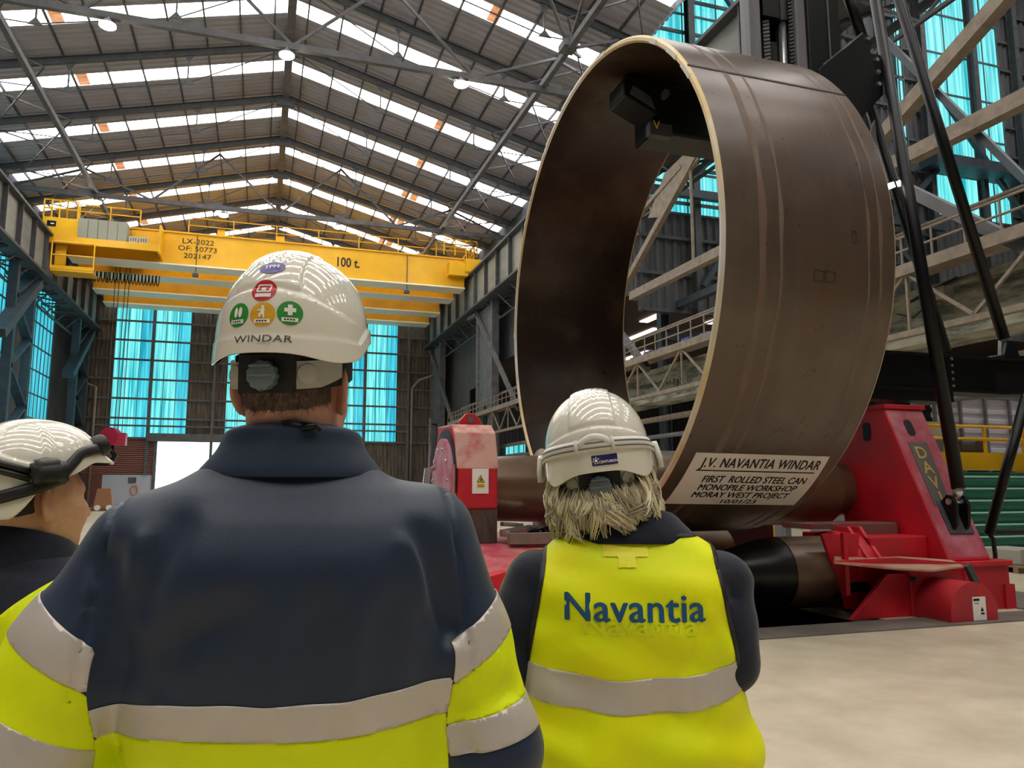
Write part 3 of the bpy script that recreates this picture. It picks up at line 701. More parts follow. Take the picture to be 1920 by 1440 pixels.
ring.add([cpt(x, 360 * k / NA, r) for x, r in prof for k in range(NA)], rf).build('rear_edge', m_edge, can, auto=30)
# weld seam along the top, chalk-like paint marks on the edge
v_, f_ = shell_patch(CX0 + .02, CX1, 145.3, 145.9, CR - .01, CR + .006, 2, 2); MB().add(v_, f_).build('weld_seam', mat('dark_weld', '#2a221c', .7), can)
for a, w_ in ((128, 3.2), (138, 5), (146, 5), (100, 3), (62, 2.6), (35, 1.4), (0, 1.6)):
    v_, f_ = shell_patch(CX0 - .004, CX0 + .01, a - w_ / 2, a + w_ / 2, CR - CT + .01, CR - .02, 1); MB().add(v_, f_).build('paint_mark', mat('white_marking_paint', '#cfc8bc', .6), can)
def on_can(x, deg, lift): return cpt(x, deg, CR + lift)
def chalk(x, deg, w, h, name):
    t = MB(); pts = [(0, 0), (w, .1 * h), (w, .9 * h), (0, h), (0, 0)]
    t.tube([on_can(x + a, deg - math.degrees(b / CR), .002) for a, b in pts], .006, 4); t.build(name, mat('dark_chalk', '#2c2622', .8), can)
chalk(5.28, 190.5, .12, .12, 'chalk_mark'); chalk(5.42, 190.5, .12, .12, 'chalk_mark'); chalk(5.75, 183, .05, .14, 'chalk_mark')
# banner stuck on the can: four corners measured on the plate
BA = (4.40, 224.9); BB = (6.14, 225.4); BC = (6.21, 242.0); BD = (4.40, 240.9)
def banner_xy(u, v): # u right 0..1, v down 0..1
    xt = BA[0] + (BB[0] - BA[0]) * u; at = BA[1] + (BB[1] - BA[1]) * u; xb = BD[0] + (BC[0] - BD[0]) * u; ab = BD[1] + (BC[1] - BD[1]) * u
    return xt + (xb - xt) * v, at + (ab - at) * v
NU, NV = 8, 24; bv = []; bf = []
for lift in (.005, .001):
    for j in range(NV + 1):
        for i in range(NU + 1): bv.append(on_can(*banner_xy(i / NU, j / NV), lift))
N1 = (NU + 1) * (NV + 1)
for j in range(NV):
    for i in range(NU):
        q = (j * (NU + 1) + i, j * (NU + 1) + i + 1, (j + 1) * (NU + 1) + i + 1, (j + 1) * (NU + 1) + i); bf += [q, tuple(k + N1 for k in reversed(q))]
ban = MB().add(bv, bf).build('banner', mat('white_banner', '#d8cfc6', .55), can, smooth=True); ban['label'] = 'white banner with black lettering'
def banner_text(body, u0, u1, v0, v1, **kw):
    v, f = text_mesh(body, .2, **kw); a0, a1 = v[:, 0].min(), v[:, 0].max(); h = v[:, 1].max()
    MB().add([on_can(*banner_xy(u0 + (u1 - u0) * (a - a0) / (a1 - a0), v1 - (v1 - v0) * b / h), .008) for a, b in v], f).build('lettering', LETTER_BLACK, ban, fix=False)
banner_text('J.V. NAVANTIA WINDAR', .07, .965, .07, .225, heavy=.0055, spacing=1.06)
banner_text('FIRST  ROLLED STEEL CAN', .147, .93, .375, .5, heavy=.0055)
banner_text('MONOPILE WORKSHOP', .155, .9, .54, .66, heavy=.0055)
banner_text('MORAY WEST PROJECT', .15, .885, .7, .82, heavy=.0055)
banner_text('10/01/23', .40, .67, .865, .96, heavy=.0035)
rule = [on_can(*banner_xy(u, v), .008) for u, v in ((.06, .275), (.95, .275), (.95, .295), (.06, .295))]
MB().add(rule, [(0, 1, 2, 3)]).build('underline', LETTER_BLACK, ban, fix=False)
MB().tube([on_can(4.3, 241 + 1.2 * k, .02 + .02 * math.sin(k)) for k in range(4)], .005, 5).build('tie_cord', STEEL_GREY, can)

# ================================================================ PLATE BENDING MACHINE
bm = thing('plate_bending_machine', 'red plate bending machine with three rolls under the steel can', 'machine', (5.6, 9.4, 0))
m_roll = steel_material('worn_roll_steel', '#7a5c40', '#6a5444', '#8a705a', .4, (.6, 3, 3))
m_black_roll = mat('polished_black_roll', '#1a1a1c', .28, .4, noise=(3, '#2c2a28', .4, .7))
# upper roll through the can, near lower roll, far lower roll
MB().rev([(2.6, .4), (3.45, .43), (3.5, .52), (7.9, .52), (7.95, .42), (8.3, .4)], (0, 9.5, 1.5), (1, 0, 0), 64).build('upper_roll', m_roll, bm, auto=35)
MB().rev([(3.2, .26), (5.25, .26), (5.6, .33), (5.95, .42), (6.16, .43)], (0, 8.3, .46), (1, 0, 0), 64).build('lower_roll_cone', m_black_roll, bm, auto=50)
MB().rev([(6.16, .44), (6.98, .44)], (0, 8.3, .46), (1, 0, 0), 64).build('lower_roll', m_roll, bm, auto=35)
MB().rev([(3.2, .3), (5.3, .3), (5.75, .36), (6.15, .43), (6.98, .44)], (0, 10.75, .46), (1, 0, 0), 48).build('lower_roll', m_roll, bm, auto=35)
MB().box((4.1, 11.05, -.4), (8.2, 11.5, 1.3)).box((4.1, 9.9, -1.2), (8.2, 11.1, -.3)).build('rear_bed', mat('dark_red_bed', '#3a1418', .6), bm)
RED_TAN = mat('tan_dust_on_red', '#bf9488', .7, noise=(3.5, '#b0505c', .48, .66))
# left housing
lh = MB(); lh.prism([(8.8, 1.26), (8.8, 1.72), (8.93, 2.16), (9.1, 2.26), (9.85, 2.28), (10.0, 1.9), (10.08, 1.26)], 'x', 2.2, 2.7)
lhp = lh.build('left_housing', RED, bm, bevel=.03)
MB().prism([(8.79, 1.73), (8.915, 2.165), (9.09, 2.275), (9.86, 2.295), (9.86, 2.27), (9.1, 2.24), (8.95, 2.13), (8.83, 1.73)], 'x', 2.195, 2.705).build('dusty_hood', RED_TAN, lhp, bevel=.02)
MB().prism([(8.82, .86), (8.82, 1.26), (10.0, 1.26), (10.0, .86)], 'x', 2.22, 2.7).build('left_block', mat('dark_oiled_block', '#54443a', .6, noise=(4, '#2c2420', .4, .7), stretch=(3, 3, .6)), bm, bevel=.01)
lg = MB(); t = [(2.28 + .0, 2.2), (2.62, 2.2), (2.58, 2.33), (2.5, 2.42), (2.4, 2.42), (2.32, 2.33)]
lg.prism(t, 'y', 9.15, 9.24); lug = lg.build('lifting_lug', RED, bm, bevel=.008)
MB().cyl((2.45, 9.145, 2.34), (2.45, 9.135, 2.34), .04, n=20).build('lug_hole', STEEL_GREY, lug)
dk = MB().rev([(0, .52), (.05, .52), (.06, .48)], (2.2, 9.42, 1.6), (-1, 0, 0), 40).build('bearing_cover', mat('pink_dusty_cover', '#b8889a', .6, noise=(5, '#a8506a', .4, .7)), bm, auto=35)
gp = MB()
for k in range(28):
    a0 = math.radians(110 + k * 5); a1 = math.radians(115 + k * 5)
    def rp(a, r): return (9.42 + r * math.cos(a - math.pi / 2 + .6), 1.6 + r * math.sin(a - math.pi / 2 + .6))
    p0, p1, p2, p3 = rp(a0, .53), rp(a1, .53), rp(a1, .63), rp(a0, .63)
    gp.prism([p0, p1, p2, p3], 'x', 2.185, 2.2)
gp.build('cover_gap', BLACK_PAINT, bm)
b_ = MB()
for a in range(0, 360, 36): b_.cyl((2.14, 9.42 + .4 * math.cos(math.radians(a)), 1.6 + .4 * math.sin(math.radians(a))), (2.12, 9.42 + .4 * math.cos(math.radians(a)), 1.6 + .4 * math.sin(math.radians(a))), .022, n=8)
b_.build('cover_bolt', CHROME, dk)
MB().box((2.17, 8.84, .86), (2.25, 9.0, 1.78)).build('guide_bar', RED_DUSTY, bm)
ws = MB().box((2.38, 8.785, 1.44), (2.58, 8.8, 1.73)).build('warning_sign', WHITE_STICKER, bm, bevel=.004); ws['label'] = 'white warning sign with a yellow triangle'
m_yel = mat('warning_yellow', '#d8b820', .5)
MB().prism([(2.435, 1.57), (2.53, 1.57), (2.4825, 1.66)], 'y', 8.781, 8.785).build('warning_triangle', LETTER_BLACK, ws)
MB().prism([(2.447, 1.576), (2.518, 1.576), (2.4825, 1.646)], 'y', 8.778, 8.781).build('triangle_fill', m_yel, ws)
MB().prism([(2.478, 1.585), (2.49, 1.585), (2.495, 1.605), (2.484, 1.63), (2.475, 1.605)], 'y', 8.775, 8.778).build('flame_mark', LETTER_BLACK, ws)
MB().box((2.437, 8.781, 1.51), (2.527, 8.785, 1.553)).build('caption_block', m_yel, ws)
MB().box((2.447, 8.779, 1.537), (2.517, 8.781, 1.542)).box((2.452, 8.779, 1.524), (2.512, 8.781, 1.529)).build('caption_line', LETTER_BLACK, ws)
# small chrome fitting on the left of the housing
MB().bar((2.02, 9.7, 1.72), (2.2, 9.75, 1.78), .04, .05).bar((2.03, 9.65, 1.75), (1.98, 9.6, 1.4), .05, .08).bar((1.98, 9.6, 1.4), (2.0, 9.6, 1.2), .03, .03).tube([(2.06, 9.7, 1.76), (2.06, 9.7, 2.4)], .012, 6).build('limit_switch', CHROME, bm)
# left bed
MB().prism([(7.45, 0), (7.45, .55), (7.6, .68), (8.75, .86), (11.2, .86), (11.2, 0)], 'x', 1.95, 4.1).build('left_bed', mat('red_bed_dusty', '#a83444', .55, noise=(3, '#b87878', .4, .7)), bm, bevel=.02)
MB().prism([(2.0, 0), (2.75, 0), (2.35, .7), (2.0, .62)], 'y', 7.3, 7.5).build('bed_gusset', RED, bm)
MB().bar((2.75, 8.55, .93), (4.3, 8.55, .93), .1, .12).build('cross_beam', STEEL_TAN, bm)
MB().bar((2.75, 8.7, .98), (3.2, 8.95, 1.02), .16, .08).bar((2.78, 8.9, 1.08), (3.1, 9.1, 1.05), .05, .05).build('hydraulic_rod', CHROME, bm)
MB().tube([(3.1, 8.8, .98), (3.3, 8.75, 1.05), (3.45, 8.8, .95), (3.4, 8.85, .88)], .03, 8).tube([(3.25, 8.8, .95), (3.2, 8.8, 1.0)], .06, 10).build('hydraulic_hose', BLACK_PAINT, bm, smooth=True)
MB().prism([(2.8, .86), (3.9, .86), (3.9, .98), (3.5, .96), (3.3, .9)], 'y', 8.62, 8.68).build('red_bracket', RED, bm)
# right housing: leaning frame
HF0, HF1 = (7.58, .6), (8.5, 2.62)
hp = [(7.58, .6), (8.5, 2.62), (9.9, 2.62), (9.56, 1.7), (9.4, 1.25), (9.35, .6)]
rh = MB().prism(hp, 'x', 8.2, 8.88).build('right_housing', RED, bm, bevel=.025)
def slope(x, z, lift=.004):
    t = (z - HF0[1]) / (HF1[1] - HF0[1]); n = nrm((0, -(HF1[1] - HF0[1]), HF1[0] - HF0[0]))
    return np.array((x, HF0[0] + t * (HF1[0] - HF0[0]), z)) + n * lift
def slope_sheet(poly, name, m, parent, lift=.004, th=.01):
    vs = [slope(x, z, lift) for x, z in poly] + [slope(x, z, lift - th) for x, z in poly]; n = len(poly)
    return MB().add(vs, [tuple(range(n)), tuple(reversed(range(n, 2 * n)))] + [(i, i + n, (i + 1) % n + n, (i + 1) % n) for i in range(n)]).build(name, m, parent)
slope_sheet([(8.22, .64), (8.86, .64), (8.86, 2.58), (8.22, 2.58)], 'sloping_face', mat('dusty_sloping_face', '#9c3a46', .5, noise=(2.5, '#b4707c', .42, .72)), rh, .004, .012)
sp = slope_sheet([(8.34, 1.28), (8.62, 1.28), (8.68, 2.12), (8.36, 2.12)], 'name_strip', mat('grey_name_strip', '#55504c', .5), rh, .012, .008); sp['label'] = 'grey strip with gilt letters'
m_gilt = mat('gilt_letters', '#b89a4c', .45, .3)
su = nrm((0, HF1[0] - HF0[0], HF1[1] - HF0[1]))
for k, ch in enumerate('DAVI'):
    v, f = text_mesh(ch, .25, bold=.02); c = slope(8.5, 1.9 - .2 * k, .016)
    MB().add([c + np.array((a, 0, 0)) + su * b for a, b in v], f).build('letter', m_gilt, sp, fix=False)
def slot(cx, cz, w, h): return [(cx - w, cz - h + w * .5), (cx - w * .5, cz - h), (cx + w * .5, cz - h), (cx + w, cz - h + w * .5), (cx + w, cz + h - w * .5), (cx + w * .5, cz + h), (cx - w * .5, cz + h), (cx - w, cz + h - w * .5)]
slope_sheet(slot(8.5, 2.33, .065, .11), 'lifting_slot', BLACK_PAINT, rh, .014, .004)
MB().prism([(a, b) for a, b in slot(8.83, 2.3, .07, .13)], 'x', 8.192, 8.2).build('lifting_slot', BLACK_PAINT, rh)
MB().box((8.18, 8.45, 2.6), (8.9, 9.9, 2.66)).build('top_plate', RED, rh, bevel=.01)
# clevis on the sloping face
cv = MB(); n_ = nrm((0, -(HF1[1] - HF0[1]), HF1[0] - HF0[0]))
def sl_block(x0, x1, z0, z1, l0, l1):
    a = [slope(x0, z0, l0), slope(x1, z0, l0), slope(x1, z1, l0), slope(x0, z1, l0), slope(x0, z0, l1), slope(x1, z0, l1), slope(x1, z1, l1), slope(x0, z1, l1)]
    return a, [(3, 2, 1, 0), (4, 5, 6, 7), (0, 1, 5, 4), (1, 2, 6, 5), (2, 3, 7, 6), (3, 0, 4, 7)]
MB().add(*sl_block(8.38, 8.78, .92, 1.34, .0, .03)).build('clevis_base', STEEL_DARK, bm, bevel=.01)
def cheek(x0, x1):
    pr = [slope(0, 1.32, .02), slope(0, .96, .02), slope(0, 1.0, .1), slope(0, 1.2, .22), slope(0, 1.32, .22), slope(0, 1.36, .15)]
    return MB().prism([(p[1], p[2]) for p in pr], 'x', x0, x1)
cheek(8.44, 8.49).build('clevis_cheek', BLACK_PAINT, bm, bevel=.006); cheek(8.64, 8.69).build('clevis_cheek', BLACK_PAINT, bm, bevel=.006)
pc = slope(8.56, 1.27, .15); MB().cyl((8.42, pc[1], pc[2]), (8.71, pc[1], pc[2]), .04, n=16).build('clevis_pin', CHROME, bm)
# right base, bearing box, shelf plates, gussets, motor cover
MB().box((8.25, 7.55, 0), (9.12, 11.4, .56)).box((8.22, 7.5, .53), (9.14, 11.4, .6)).build('right_base', RED, bm, bevel=.015)
MB().box((9.0, 7.52, .0), (9.16, 7.6, .3)).build('base_edge', RED, bm)
MB().rev([(6.98, .5), (7.3, .5)], (0, 8.3, .46), (1, 0, 0), 48).build('roll_bearing', RED, bm, auto=35)
MB().box((7.3, 7.9, .0), (8.2, 9.2, .9)).build('bearing_carriage', RED, bm, bevel=.02)
for x in (7.12, 7.3): MB().prism([(7.75, .62), (8.3, .62), (8.3, 1.02), (8.1, 1.02)], 'x', x, x + .05).build('gusset', RED, bm, bevel=.006)
MB().box((6.75, 8.35, .98), (8.15, 8.9, 1.05)).box((7.1, 8.33, .84), (8.15, 8.37, 1.04)).build('shelf_plate', mat('worn_red_shelf', '#8a3838', .55, noise=(4, '#6a5a50', .45, .6)), bm, bevel=.006)
MB().box((7.5, 8.4, .6), (7.6, 8.5, .98)).box((7.9, 8.4, .6), (8.0, 8.5, .98)).build('shelf_support', RED, bm)
MB().prism([(6.28, .68), (7.2, .69), (8.22, .6), (8.1, .555), (7.35, .52), (6.7, .6)], 'y', 7.4, 7.42).build('plate_lip', RED, bm)
pl = MB(); P = [(6.28, 7.38, .67), (6.75, 7.22, .62), (7.4, 7.1, .57), (8.1, 7.3, .58), (8.24, 7.6, .62), (7.3, 8.15, .68), (6.9, 8.1, .69)]
pl.add(P + [(x, y, z - .02) for x, y, z in P], [tuple(range(7)), tuple(reversed(range(7, 14)))] + [(i, i + 7, (i + 1) % 7 + 7, (i + 1) % 7) for i in range(7)])
pl.build('cover_plate', mat('bare_tan_cover', '#a88a74', .5, noise=(3, '#a85a50', .5, .66)), bm)
MB().prism([(6.55, 0), (7.1, .5), (7.42, .5), (7.42, 0)], 'y', 7.46, 7.52).build('front_gusset', RED, bm, bevel=.006)
MB().box((6.62, 7.6, .25), (6.68, 7.66, .98)).prism([(6.52, .95), (6.84, .05), (6.98, .05), (7.08, .95)], 'y', 7.85, 7.9).build('front_rib', RED, bm, bevel=.006)
MB().box((7.4, 7.42, 0), (8.25, 8.2, .54)).build('drive_box', RED, bm, bevel=.012)
MB().bar((8.22, 7.36, .58), (8.42, 7.36, .2), .06, .08).build('dark_strap', STEEL_DARK, bm)
MB().tube([(6.75, 8.0, .2), (6.85, 7.85, .3), (7.05, 7.8, .32), (7.2, 7.85, .25)], .06, 10).build('hydraulic_hose', BLACK_PAINT, bm, smooth=True)
mc = [(7.42, 0)] + [(7.765 - .345 * math.cos(a), .1 + .345 * math.sin(a)) for a in np.linspace(0, math.pi, 25)] + [(8.11, 0)]
mcv = MB().prism(mc, 'y', 6.9, 7.55).build('motor_cover', mat('bright_red_cover', '#b42028', .5, noise=(3, '#982430', .4, .7)), bm, auto=35)
MB().cyl((7.38, 7.4, .44), (7.38, 7.3, .44), .03, n=10).build('cover_screw', STEEL_DARK, bm)
st = MB().box((7.74, 6.892, .02), (7.93, 6.9, .28)).build('cover_label', WHITE_STICKER, mcv); st['label'] = 'white label with small warning marks'
# text-free marks on the label
MB().box((7.75, 6.89, .235), (7.84, 6.893, .262)).box((7.76, 6.89, .205), (7.83, 6.893, .212)).prism([(7.845, .12), (7.895, .12), (7.87, .17)], 'y', 6.89, 6.893).box((7.85, 6.89, .085), (7.9, 6.893, .105)).build('label_mark', LETTER_BLACK, mcv)
b_ = MB()
for k in range(14): b_.box((8.22 + .0, 7.62 + .02 * k, .6), (8.3, 7.625 + .02 * k, .612))
b_.build('rope_fringe', BLACK_MATT, bm)
# floor plates around the pit
fp = MB().box((2.2, 6.79, 0), (4.45, 7.3, .014)).box((4.45, 6.79, 0), (10.6, 7.3, .014)).box((9.14, 7.3, 0), (10.6, 9.6, .014))
tag(fp.build('floor_plate', mat('dark_floor_plate', '#6c665e', .55, noise=(2, '#57524c', .4, .7))), 'dark steel floor plate in front of the red machine', 'floor plate')

# ================================================================ BLACK SUPPORT MAST
ms = thing('support_mast', 'tall black support mast with braces holding the top of the can', 'mast', (7.6, 9.5, 2.9))
m_mg = mat('grey_mast_channel', '#6e6a70', .45, noise=(2, '#575459', .4, .7), stretch=(4, 4, .3))
for x0, x1 in ((6.66, 6.86), (7.5, 7.68)): MB().box((x0, 9.0, 3.4), (x1, 9.22, 14)).build('mast_channel', m_mg, ms, bevel=.01)
MB().box((6.8, 9.2, 3.4), (7.7, 9.3, 14)).box((7.68, 8.95, 3.4), (8.28, 10.0, 14)).build('mast_body', BLACK_PAINT, ms, bevel=.01)
MB().box((8.05, 8.935, 3.4), (8.07, 8.95, 14)).build('mast_edge', STEEL_GREY, ms)
MB().cyl((7.36, 9.15, 3.4), (7.36, 9.15, 9.2), .06).build('cylinder_rod', CHROME, ms, smooth=True)
MB().cyl((7.36, 9.15, 8.6), (7.36, 9.15, 10.5), .1).box((6.95, 9.05, 8.6), (7.25, 9.3, 12)).build('hydraulic_cylinder', BLACK_PAINT, ms)
m = MB()
for k in range(70): m.bar((7.44, 9.1, 5.0 + k * .06), (7.52, 9.08, 5.03 + k * .06), .05, .03)
m.build('cable_chain', STEEL_DARK, ms)
m = MB()
for k in range(60): m.bar((7.0, 9.15, 5.0 + k * .06), (7.1, 9.13, 5.03 + k * .06), .05, .035)
m.build('lifting_chain', STEEL_GREY, ms)
MB().box((7.0, 9.2, 8.3), (7.28, 9.34, 8.9)).build('chain_guide', STEEL_GREY, ms)
g = MB(); g.prism([(7.75, 7.75), (8.62, 8.5), (8.75, 8.5), (8.75, 8.2), (8.95, 8.2), (8.95, 7.55), (8.5, 7.1), (8.0, 6.6), (7.75, 6.6)], 'y', 8.85, 8.95)
gp = g.build('gusset_plate', BLACK_PAINT, ms, bevel=.008)
MB().bar((7.82, 8.84, 7.83), (8.6, 8.84, 8.5), .015, .02).build('gusset_edge', STEEL_GREY, gp)
for x, z in ((8.7, 8.42), (8.85, 8.1), (8.86, 7.9), (8.86, 7.7)): MB().cyl((x, 8.85, z), (x, 8.82, z), .035, n=10).build('bolt', CHROME, gp)
MB().prism([(8.35, 6.0), (8.9, 7.2), (8.9, 6.0), (8.6, 5.2)], 'y', 9.0, 9.05).build('side_plate', STEEL_GREY, ms)
# arm inside the can
ar = MB().box((5.1, 9.15, 6.5), (7.0, 9.75, 7.22)).build('top_arm', BLACK_PAINT, ms, bevel=.03)
MB().prism([(4.62, 6.95), (5.2, 6.7), (5.2, 7.25), (4.72, 7.28), (4.62, 7.2)], 'y', 9.1, 9.6).build('arm_head', BLACK_PAINT, ms, bevel=.03)
MB().prism([(4.7, 6.98), (5.1, 6.8), (5.02, 6.98), (4.76, 7.1)], 'y', 9.085, 9.1).build('head_panel', STEEL_DARK, ms)
MB().cyl((4.75, 9.35, 7.27), (6.6, 9.35, 7.27), .1, n=20).build('arm_roller', mat('worn_black_roller', '#3a3430', .4, .4), ms, smooth=True)
MB().box((5.0, 9.08, 6.42), (5.35, 9.2, 6.6)).build('arm_lock', STEEL_DARK, ms); MB().cyl((5.25, 9.16, 7.05), (5.25, 9.04, 7.05), .06, n=14).build('arm_pin', STEEL_DARK, ms)
v, f = text_mesh('V', .18); MB().add([(5.1 + a, 9.07, 6.5 + b) for a, b in v], f).build('arm_mark', mat('yellow_mark', '#e8c848', .5), ms, fix=False)
# lower cross beam and legs
bmx = MB().ibeam((6.9, 8.75, 3.17), (10.6, 8.75, 3.17), .4, .55, .04).ibeam((10.6, 8.75, 3.17), (12.6, 7.9, 3.17), .4, .55, .04).box((6.9, 8.6, 2.75), (9.6, 8.9, 2.9)).box((6.7, 8.7, 3.2), (8.2, 10.2, 3.5)).build('cross_beam', BLACK_PAINT, ms)
for k in range(5): MB().cyl((9.55, 8.55, 2.98 + .1 * k), (9.55, 8.53, 2.98 + .1 * k), .02, n=8).build('bolt', STEEL_GREY, bmx)
MB().box((9.2, 9.3, 0), (9.5, 9.7, 2.9)).build('leg', BLACK_PAINT, ms)
MB().box((12.2, 7.9, 0), (12.5, 8.2, 2.9)).build('leg', BLACK_PAINT, ms)
def strut(p, q, r, name='brace_tube'):
    MB().tube([p, q], r, 18).build(name, BLACK_PAINT, ms, smooth=True)
a = np.array((8.56, 7.7, 1.5)); top = on_y(1628, -80, 9.2)
strut(a, top, .085); pp = slope(8.56, 1.3, .16); MB().tube([pp, a + (a - pp) * .3], .06, 14).build('rod_end', CHROME, ms, smooth=True)
c3 = on_y(1884, 650, 8.7); strut(c3 + (0, 0, .12), on_y(1652, -110, 9.2), .085)
MB().box((c3[0] - .2, 8.55, 3.44), (c3[0] + .25, 8.95, 3.5)).prism([(c3[0] - .14, 3.46), (c3[0] + .2, 3.46), (c3[0] + .12, 3.72), (c3[0] - .04, 3.72)], 'y', 8.62, 8.68).build('brace_foot', BLACK_PAINT, ms)
MB().prism([(c3[0] - .1, 3.46), (c3[0] + .1, 3.46), (c3[0] + .03, 3.8), (c3[0] - .05, 3.8)], 'y', 8.7, 8.76).build('rod_end', CHROME, ms)
strut(on_y(1774, 658, 9.3), on_y(1628, 190, 9.1), .08); strut(on_y(1620, 80, 9.0), on_y(1565, -80, 9.2), .08)
strut(on_y(1925, 740, 8.2), on_y(1854, 1000, 8.6), .07)
MB().tube([on_y(1925, 997, 8.6), on_y(1850, 997, 8.6)], .035, 8).tube([on_y(1850, 997, 8.6), on_y(1862, 1010, 8.6), on_y(1866, 1040, 8.6), on_y(1866, 1060, 8.6)], .03, 8).build('hose', BLACK_MATT, ms)
for (px_, py_) in ((1668, 349), (1691, 342)):
    c = on_y(px_, py_, 8.55); fl = MB().bar(c - (.07, 0, .03), c + (.07, 0, .03), .05, .08).build('flood_lamp', mat('lit_flood_lamp', '#fff6e8', .4, emit=9), ms); fl['label'] = 'small lit flood lamp'
# ================================================================ BODY TOOLS
def ell(p, c, r):
    r = np.asarray(r, float); return (np.linalg.norm((p - np.asarray(c)) / r, axis=-1) - 1) * r.min()
def cap(p, a, b, ra, rb=None):
    a = np.asarray(a, float); b = np.asarray(b, float); rb = ra if rb is None else rb
    d = b - a; t = np.clip(((p - a) @ d) / (d @ d), 0, 1)
    return np.linalg.norm(p - a - t[..., None] * d, axis=-1) - (ra + (rb - ra) * t)
def chain(p, pts, rs, k=.03):
    f = None
    for i in range(len(pts) - 1):
        c = cap(p, pts[i], pts[i + 1], rs[i], rs[i + 1]); f = c if f is None else smin(f, c, k)
    return f
def smin(a, b, k):
    h = np.clip(.5 + .5 * (b - a) / k, 0, 1); return b + (a - b) * h - k * h * (1 - h)
def groove(p, a, b, amp, w):
    """soft fold along a segment: positive amp sinks the cloth"""
    return amp * np.exp(-(cap(p, a, b, 0.0) / w) ** 2)
def surfnet(f, lo, hi, h, refine=2):
    lo = np.asarray(lo, float); n = np.ceil((np.asarray(hi) - lo) / h).astype(int) + 1
    ax = [lo[i] + h * np.arange(n[i]) for i in range(3)]
    G = np.empty(n, np.float32)
    for i, x in enumerate(ax[0]):
        yy, zz = np.meshgrid(ax[1], ax[2], indexing='ij'); G[i] = f(np.stack([np.full_like(yy, x), yy, zz], -1))
    S = G < 0
    c = [S[a:n[0] - 1 + a, b:n[1] - 1 + b, d:n[2] - 1 + d] for a in (0, 1) for b in (0, 1) for d in (0, 1)]
    cnt = sum(x.astype(np.int8) for x in c); act = (cnt > 0) & (cnt < 8)
    idx = -np.ones(act.shape, int); I = np.argwhere(act); idx[act] = np.arange(len(I))
    acc = np.zeros((len(I), 3)); num = np.zeros(len(I))
    cor = [(a, b, d) for a in (0, 1) for b in (0, 1) for d in (0, 1)]
    for i, A in enumerate(cor):
        for B in cor[i + 1:]:
            if sum(abs(A[k] - B[k]) for k in range(3)) != 1: continue
            ga = G[tuple((I + A).T)]; gb = G[tuple((I + B).T)]; m = (ga < 0) != (gb < 0)
            t = np.where(m, ga / np.where(ga == gb, 1, ga - gb), 0)
            acc += np.where(m[:, None], np.array(A) + t[:, None] * (np.array(B) - np.array(A)), 0); num += m
    V = lo + h * (I + acc / np.maximum(num, 1)[:, None])
    F = []
    for d in range(3):
        e = [0, 0, 0]; e[d] = 1; u, w = (d + 1) % 3, (d + 2) % 3
        s0 = S[tuple(slice(0, n[k] - 1) if k == d else slice(1, n[k] - 1) for k in range(3))]
        s1 = S[tuple(slice(1, n[k]) if k == d else slice(1, n[k] - 1) for k in range(3))]
        E = np.argwhere(s0 != s1); flip = s0[tuple(E.T)]
        off = np.array([0 if k == d else 1 for k in range(3)]); E = E + off
        def cell(a, b):
            q = E.copy(); q[:, u] -= a; q[:, w] -= b; return idx[tuple(q.T)]
        Q = np.stack([cell(1, 1), cell(0, 1), cell(0, 0), cell(1, 0)], 1)
        Q[~flip] = Q[~flip][:, ::-1]; F.append(Q)
    F = np.concatenate(F)
    for _ in range(refine):
        e = h * .25; f0 = f(V); g = np.stack([f(V + np.eye(3)[k] * e) - f(V - np.eye(3)[k] * e) for k in range(3)], 1) / (2 * e)
        st = -(f0 / np.maximum((g * g).sum(1), .05))[:, None] * g; ln = np.linalg.norm(st, axis=1, keepdims=True)
        V = V + st * np.minimum(1, .6 * h / np.maximum(ln, 1e-9))
    return V, F
def tris(F):
    F = np.asarray(F); return np.concatenate([F[:, [0, 1, 2]], F[:, [0, 2, 3]]]) if F.shape[1] == 4 else F
def vnormals(V, T):
    n = np.zeros_like(V); fn = np.cross(V[T[:, 1]] - V[T[:, 0]], V[T[:, 2]] - V[T[:, 0]])
    for k in range(3): np.add.at(n, T[:, k], fn)
    return n / np.maximum(np.linalg.norm(n, axis=1, keepdims=True), 1e-12)
def clip(V, T, N, g):
    """the part of a triangle mesh where g >= 0, cut cleanly along g = 0"""
    pos = g >= 0; c = pos[T].sum(1); keep = [tuple(t) for t in T[c == 3]]
    V2, N2 = list(V), list(N); cache = {}
    def cut(a, b):
        k = (min(a, b), max(a, b))
        if k not in cache:
            t = g[a] / (g[a] - g[b]); cache[k] = len(V2); V2.append(V[a] + (V[b] - V[a]) * t); N2.append(N[a] + (N[b] - N[a]) * t)
        return cache[k]
    for t in T[(c > 0) & (c < 3)]:
        poly = []
        for i in range(3):
            a, b = t[i], t[(i + 1) % 3]
            if pos[a]: poly.append(a)
            if pos[a] != pos[b]: poly.append(cut(a, b))
        for i in range(1, len(poly) - 1): keep.append((poly[0], poly[i], poly[i + 1]))
    T2 = np.array(keep, int); used = np.unique(T2); mp = -np.ones(len(V2), int); mp[used] = np.arange(len(used))
    return np.array(V2)[used], mp[T2], np.array(N2)[used]
def overlay(surf, gs, lift):
    """a cloth piece lying on a surface where every field in gs is >= 0"""
    V, T, N = surf; gs = [np.asarray(g(V)) for g in gs]
    g = np.min(np.stack(gs), 0); V2, T2, N2 = clip(V, T, N, g)
    return V2 + N2 * lift, T2, N2
